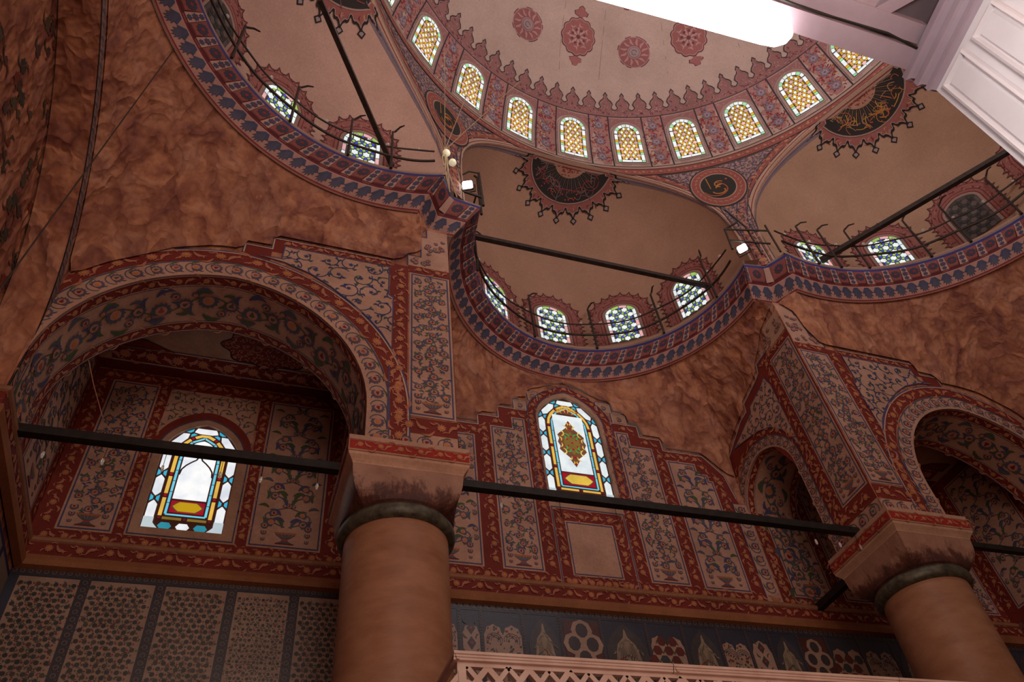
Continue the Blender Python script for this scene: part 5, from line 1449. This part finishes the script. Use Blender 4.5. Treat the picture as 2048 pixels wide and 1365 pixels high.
railing('R',-12,92,(0,8,17.4,36.7,48.5,63.7,80),'iron railing with hooked posts along the right half-dome ledge')
# beams crossing the half-domes
rod((-.348,3.445,11.30),(.93,5.38,11.28),.032,'dark iron beam slanting across the left half-dome',IRON2,'iron_beam','beam','beams across the half-domes')
rod((2.35,6.24,11.30),(6.43,6.23,11.30),.036,'straight iron beam spanning the mouth of the middle half-dome',IRON2,'iron_beam','beam','beams across the half-domes')
rod((10.2,2.02,11.30),(7.98,5.30,11.30),.040,'long iron beam crossing the right half-dome',IRON2,'iron_beam','beam','beams across the half-domes')

# ================================================================== FLOODLIGHTS
def flood(c,face,label):
    root=thing('floodlight',label,'floodlight',c,'floodlights at the cornice corners')
    c=Vector(c); f=Vector(face).normalized(); s_=f.cross(Vector((0,0,1))).normalized(); u=s_.cross(f).normalized()
    X=lambda x,y,z:tuple(c+s_*x*.75+f*y+u*z*.75)
    b=B(); b.box((-.11,-.06,-.085),(.11,0,.085),(.1,.1,.1),0,X); 
    for k in range(7): b.box((-.10+.03*k,-.10,-.07),(-.094+.03*k,-.06,.07),(.1,.1,.1),0,X)
    hs_=b.build('lamp_housing',[IRON2],root)
    b=B(); pts=[]
    for sx,sz,a0 in ((1,1,0),(-1,1,90),(-1,-1,180),(1,-1,270)):
        for k in range(4): a=rad(a0+30*k); pts.append(X(sx*.065+.03*cos(a),.004,sz*.045+.03*sin(a)))
    b.face(pts); b.build('lens',[LED],hs_)
    b=B(); b.tube([X(-.13,-.02,0),X(-.13,-.02,-.13),X(.13,-.02,-.13),X(.13,-.02,0)],.012,5); b.build('bracket',[IRON2],root)
    return root
flood((1.985,5.30,11.10),(-.35,-.8,-.75),'bright square floodlight at the near cornice corner above the pier')
flood((6.312,5.20,10.93),(-.75,-.6,-.75),'bright floodlight at the far cornice corner between middle and right half-domes')
# bracket stand behind the first lamp
b=B(); b.tube([(1.80,5.33,10.98),(2.22,5.36,10.95)],.022,6); b.tube([(2.21,5.36,10.74),(2.20,5.36,11.62)],.020,6); b.tube([(2.20,5.36,11.62),(2.05,5.36,11.60),(1.88,5.35,11.36),(1.80,5.34,11.20)],.013,6); b.tube([(1.80,5.33,10.75),(1.80,5.33,11.4)],.014,6)
o=b.build('lamp_bracket',[IRON2],origin=(2,5.35,11)); tag(o,'dark iron bracket frame standing around the near corner floodlight','bracket')
b=B(); 
for p in ([(6.05,5.15,10.75),(6.1,5.15,11.3),(6.35,5.1,11.5)],[(6.55,5.12,10.75),(6.5,5.1,11.45),(6.2,5.05,11.75)],[(6.1,5.15,11.0),(6.75,5.05,11.0)],[(6.1,5.15,11.3),(6.8,5.0,11.3)],[(6.8,5.0,10.74),(6.8,5.0,11.45)]): b.tube(p,.017,6)
o=b.build('lamp_bracket',[IRON2],origin=(6.4,5.1,11)); tag(o,'crossed iron bracket frame around the far corner floodlight','bracket')
# bundle of lit chandelier wires with two bulbs
root=thing('chandelier_wires','bundle of thin pale wires with two round bulbs near the corner floodlight','wires',(1.527,4.8,10.985))
for k,q in enumerate(((1.60,4.75,14.2),(2.15,4.8,14.0),(2.9,4.8,14.0))):
    b=B(); a=Vector((1.527,4.8,10.985)); q=Vector(q); b.tube([a,a+(q-a)*.33,q],.006,5); b.build('wire',[WIRE],root)
for q in ((1.50,4.8,10.55),(1.559,4.8,9.92),(1.645,4.8,9.84)):
    b=B(); b.tube([(1.527,4.8,10.985),((1.527+q[0])/2-.03,4.8,(10.985+q[2])/2),q],.009,5); b.build('wire',[WIRE],root)
for q in ((1.545,4.8,10.91),(1.62,4.8,10.69)):
    b=B(); b.lathe([(.003,q[2]-.055),(.035,q[2]-.045),(.052,q[2]-.01),(.048,q[2]+.02),(.022,q[2]+.055),(.015,q[2]+.08)],(q[0],q[1]),14); b.build('bulb',[BULB],root,smooth=True)
b=B(); b.box((1.51,4.785,10.93),(1.545,4.815,11.02),(.3,.3,.3)); b.build('clip',[WIRE],root)

# ================================================================== GLASS LAMPS under the tie rods
def oil_lamp(x,z,label,g):
    root=thing('glass_lamp',label,'lamp',(x,CY,z),g)
    b=B(); b.lathe([(.002,z-.03),(.008,z-.026),(.013,z-.008),(.014,z+.010),(.009,z+.022),(.011,z+.032)],(x,CY),14); b.build('glass_bowl',[CLEAR],root,smooth=True)
    b=B(); b.tube([(x,CY,z+.03),(x,CY,ZR-.03)],.0025,4); b.build('hanging_cord',[IRON],root)
for x,lab in zip((-1.81,-1.35,-.87,-.39,-.04,.46),('tiny glass lamp hanging at the far left under the left tie rod','tiny glass lamp in front of the left flower panel','tiny glass lamp against the left edge of the niche window','tiny glass lamp against the right edge of the niche window','bright tiny glass lamp just right of the niche window','tiny glass lamp nearest the near column, left bay')):
    oil_lamp(x,6.11,lab,'glass lamps under the left tie rod')
for x,lab in zip((2.25,5.95,6.27,6.55),('tiny glass lamp hanging just right of the near column','tiny glass lamp under the long tie rod before the far arch','tiny glass lamp in the middle of the small far arch','tiny glass lamp beside the far capital')):
    oil_lamp(x,6.14,lab,'glass lamps under the long tie rod')
b=B(); b.tube([(-1.60,5.3,6.63+.05),(-1.49,5.3,6.42),(-1.327,5.3,6.078)],.0032,5); o=b.build('hanging_chain',[CAPM],origin=(-1.5,5.3,6.4)); tag(o,'thin pale slanting chain hanging in the left arch','chain')
b=B(); b.tube([(-1.71,3.98,10.2),(-1.80,3.98,8.1),(-1.89,3.98,5.94),(-1.95,3.98,4.6)],.006,5); o=b.build('hanging_cable',[IRON2],origin=(-1.8,3.98,8.1)); tag(o,'thin dark cable hanging from the cornice across the left mottled vault','cable')
for k in range(2):
    b=B(); b.tube([(3.66+.79*k,YB-.05,7.30),(3.64+.79*k,YB-.10,7.62)],.004,4)
    o=b.build('hanging_wire',[IRON],origin=(3.65+.79*k,YB-.07,7.5)); tag(o,('left','right')[k]+' one of two thin vertical wires below the middle stained window','wire','thin wires below the middle stained window')

# ================================================================== MARBLE PARAPET
def parapet():
    root=thing('marble_parapet','white marble parapet with pierced star lattice at the bottom edge','parapet',(3.5,4,0))
    Yp=4.0; x0,x1=1.154,8.2; z1=3.645
    def rail(xa,xb):
        b=B()
        prof=[(0,z1),(0,z1-.016),(.008,z1-.019),(.008,z1-.030),(.014,z1-.033),(.014,z1-.046),(.03,z1-.048)]
        b.rows([[(xa,Yp+d,z),(xb,Yp+d,z)] for d,z in [(.12,z1)]+prof+[(.12,z1-.05)]],(1,1,1))
        b.rows([[(xa+d,Yp+.0,z),(xa+d,Yp+1.9,z)] for d,z in prof],(1,1,1))
        return b
    rail(x0,2.52).build('top_rail',[MARBLE],root); 
    rail(2.525,4.2).build('top_rail',[MARBLE],root); rail(4.205,x1).build('top_rail',[MARBLE],root)
    # pierced lattice slab: interlaced bars with openings between
    b=B(); zt,zb=z1-.048,z1-.62; yf,yk=Yp+.035,Yp+.075
    bk=[0]
    def bar(pts,w):
        bk[0]+=1; yf=Yp+.035+(bk[0]%7)*.0007; yk=yf+.04
        P=Path(pts)
        L1=[P.at(l,w/2) for l in P.l]; L2=[P.at(l,-w/2) for l in P.l]
        rows=[[(x,yf,z) for x,z in L1],[(x,yf,z) for x,z in L2],[(x,yk,z) for x,z in L2],[(x,yk,z) for x,z in L1],[(x,yf,z) for x,z in L1]]
        b.rows(rows,(1,1,1))
    xa,xb=x0+.03,x1
    bar([(xa,zt-.012),(xb,zt-.012)],.024); bar([(xa+.02,zt),(xa+.02,zb)],.05)
    p=.245; n=int((xb-xa)/p)
    for i in range(n+1):
        x=xa+.05+i*p
        bar([(x,zt-.02),(x+p/2,zt-.165),(x,zt-.31),(x-p/2,zt-.165),(x,zt-.02)],.028)
        bar([(x+p/2,zt-.02),(x,zt-.165),(x+p/2,zt-.31)],.034); bar([(x+p/2,zt-.02),(x+p,zt-.165),(x+p/2,zt-.31)],.034)
        bar([(x+p/2+.055*cos(t),zt-.165+.055*sin(t)) for t in [2*pi*k/8 for k in range(9)]],.026)
        bar([(x+.055*cos(t),zt-.165+.055*sin(t)) for t in [2*pi*k/8 for k in range(9)]],.026)
    bar([(xa,zt-.33),(xb,zt-.33)],.05)
    b.build('pierced_lattice',[MARBLE],root)
    b=B(); b.box((x0+.03,Yp+.10,0),(x1,Yp+.14,z1-.5),(1,1,1)); b.box((x0+.03,Yp+.03,0),(x0+.07,Yp+1.9,z1-.10),(1,1,1)); b.box((x0+.03,Yp+.03,0),(x1,Yp+.12,zt-.35),(1,1,1))
    b.build('marble_panel',[MARBLE],root)
parapet()

# ================================================================== PANELLED POST, CANOPY AND TUBE LAMP (upper right, close by)
A0=Vector((1.376,.401,3.4)); hv_=Vector((-.173,-.985,0)); nv_=Vector((-.985,.173,0))
def PB(x,z,d=0): return tuple(A0+hv_*x+Vector((0,0,z-3.4))+nv_*d)
def post():
    root=thing('panelled_post','white painted post with raised rectangular panels and stepped cap, close at upper right','post',(A0.x+.1,A0.y-.12,0))
    W_=.262
    b=B(); X=lambda x,y,z:PB(x,z,y)
    b.box((-.0,-.24,0),(W_,0,3.30),(1,1,1),0,X); ps=b.build('post_shaft',[WOOD],root)
    b=B(); prof=[(.0,3.285),(.004,3.298),(.009,3.300),(.009,3.316),(.002,3.320),(.008,3.336),(.014,3.340),(.014,3.360),(.006,3.364),(.012,3.380),(.020,3.384),(.020,3.405),(-.05,3.405)]
    b.rows([[PB(-d*1.0,z,d) for d,z in prof],[PB(W_+d,z,d) for d,z in prof]],(1,1,1))
    b.rows([[PB(-d,z,-.24-d) for d,z in prof],[PB(-d*1.0,z,d) for d,z in prof]],(1,1,1))
    b.build('cap_moulding',[WOOD2],root)
    for x0,x1,zt in ((.018,.112,3.262),(.136,.226,3.250)):
        b=B(); zb=1.2; levels=[(0,0),(.002,.011),(.008,.013),(.012,.001),(.017,.001),(.021,.009)]
        for (a,da),(c,dc) in zip(levels,levels[1:]):
            q1=[(x0+a,zb+a),(x1-a,zb+a),(x1-a,zt-a),(x0+a,zt-a)]; q2=[(x0+c,zb+c),(x1-c,zb+c),(x1-c,zt-c),(x0+c,zt-c)]
            for k in range(4):
                k2=(k+1)%4; b.face([PB(*q1[k],da+.001),PB(*q1[k2],da+.001),PB(*q2[k2],dc+.001),PB(*q2[k],dc+.001)])
        a,d=levels[-1]; b.face([PB(x0+a,zb+a,d+.001),PB(x1-a,zb+a,d+.001),PB(x1-a,zt-a,d+.001),PB(x0+a,zt-a,d+.001)])
        b.build('raised_panel',[WOOD],ps)
post()
root=thing('wooden_canopy','pinkish white timber canopy underside with a diagonal brace at the top right','canopy',(1.0,.1,3.4))
b=B(); b.box((.30,.352,3.40),(1.385,.404,3.52),(1,1,1)); b.build('edge_beam',[WOOD2],root)
b=B(); b.box((.30,-.6,3.50),(1.60,.352,3.54),(1,1,1)); b.build('soffit_board',[WOOD2],root)
b=B(); b.box((1.16,-.6,3.46),(1.60,.345,3.497),(1,1,1)); b.build('recess_shade_board',[DARKW],root)  # dark slab under the soffit, its colour stands for a recess in shade
b=B(); b.box((.42,.30,3.42),(1.36,.345,3.47),(1,1,1)); b.box((1.13,-.6,3.43),(1.20,.30,3.47),(1,1,1)); b.build('rib',[WOOD2],root)
b=B()
d0,d1=Vector((1.19,.335,3.425)),Vector((1.47,.02,3.425)); t=(d1-d0).normalized().cross(Vector((0,0,1)))*.017
b.rows([[d0+t,d1+t],[d0-t,d1-t],[d0-t+Vector((0,0,.03)),d1-t+Vector((0,0,.03))],[d0+t+Vector((0,0,.03)),d1+t+Vector((0,0,.03))]],(1,1,1)); b.build('diagonal_brace',[WOOD2],root)
b=B(); b.tube([(.75,.34,3.405),(1.05,.346,3.40),(1.25,.340,3.402),(1.345,.350,3.40),(1.375,.330,3.41),(1.43,.22,3.42)],.0035,5); b.build('cable',[IRON],root)
root=thing('mounted_tube_lamp','glaring white tube lamp fixed along the canopy beam at the top','lamp',(.82,.405,3.36))
b=B(); pts=[Vector((.35,.425,3.365)),Vector((.93,.405,3.365)),Vector((.965,.404,3.365)),Vector((.985,.403,3.365)),Vector((.997,.402,3.365))]
b.tube(pts,[.037,.037,.034,.024,.008],20); b.build('glowing_tube',[TUBE],root,smooth=True)
b=B(); b.box((.35,.385,3.395),(.96,.42,3.402),(1,1,1)); b.build('fixture_base',[WOOD2],root)

# ================================================================== LIGHT
def area(name,loc,target,size,power,col,sy=None,spread=None):
    l=bpy.data.lights.new(name,'AREA'); l.energy=power; l.color=col; l.size=size
    if sy: l.shape='RECTANGLE'; l.size_y=sy
    if spread: l.spread=spread
    o=bpy.data.objects.new(name,l); COL.objects.link(o); o.location=loc
    o.rotation_euler=(Vector(target)-Vector(loc)).to_track_quat('-Z','Y').to_euler(); return o
area('hall_light',(.5,-5.0,7.5),(2.2,6,10),5,215,(1,.74,.62))
area('chandelier_glow',(2.6,-1.0,3.0),(2.6,7,6.5),4,66,(1,.56,.37))
area('dome_veil_fill',(5.5,-2.0,12.5),(6,4,16.5),4,225,(1,.88,.90))  # added lamp, brightens the dome for the pinkish veil near the tube lamp
area('dome_fill',(4.2,1.2,13.2),(4.2,1.3,18),3,42,(1,.90,.90))
point_fill=None
def point(name,loc,power,col,r=.08):
    l=bpy.data.lights.new(name,'POINT'); l.energy=power; l.color=col; l.shadow_soft_size=r
    o=bpy.data.objects.new(name,l); COL.objects.link(o); o.location=loc; return o
point('flood_spill',(1.8,4.5,10.9),3,(1,.93,.85)); point('flood_spill',(6.2,4.4,10.8),3,(1,.93,.85))
point('side_lamp',(.78,-.05,2.70),19,(1,.97,.97),.10)
point('half_dome_fill',(.9,3.6,12.2),14,(1,.84,.86),.5)  # added point lamp inside the left half-dome to brighten its plaster
w=bpy.data.worlds.new('world'); S.world=w; w.use_nodes=True
bg=w.node_tree.nodes['Background']; bg.inputs[0].default_value=(1,.62,.48,1); bg.inputs[1].default_value=.06
S.view_settings.view_transform='Standard'; S.view_settings.look='None'; S.view_settings.exposure=0; S.view_settings.gamma=1
S.cycles.max_bounces=5; S.cycles.diffuse_bounces=3; S.cycles.use_denoising=True
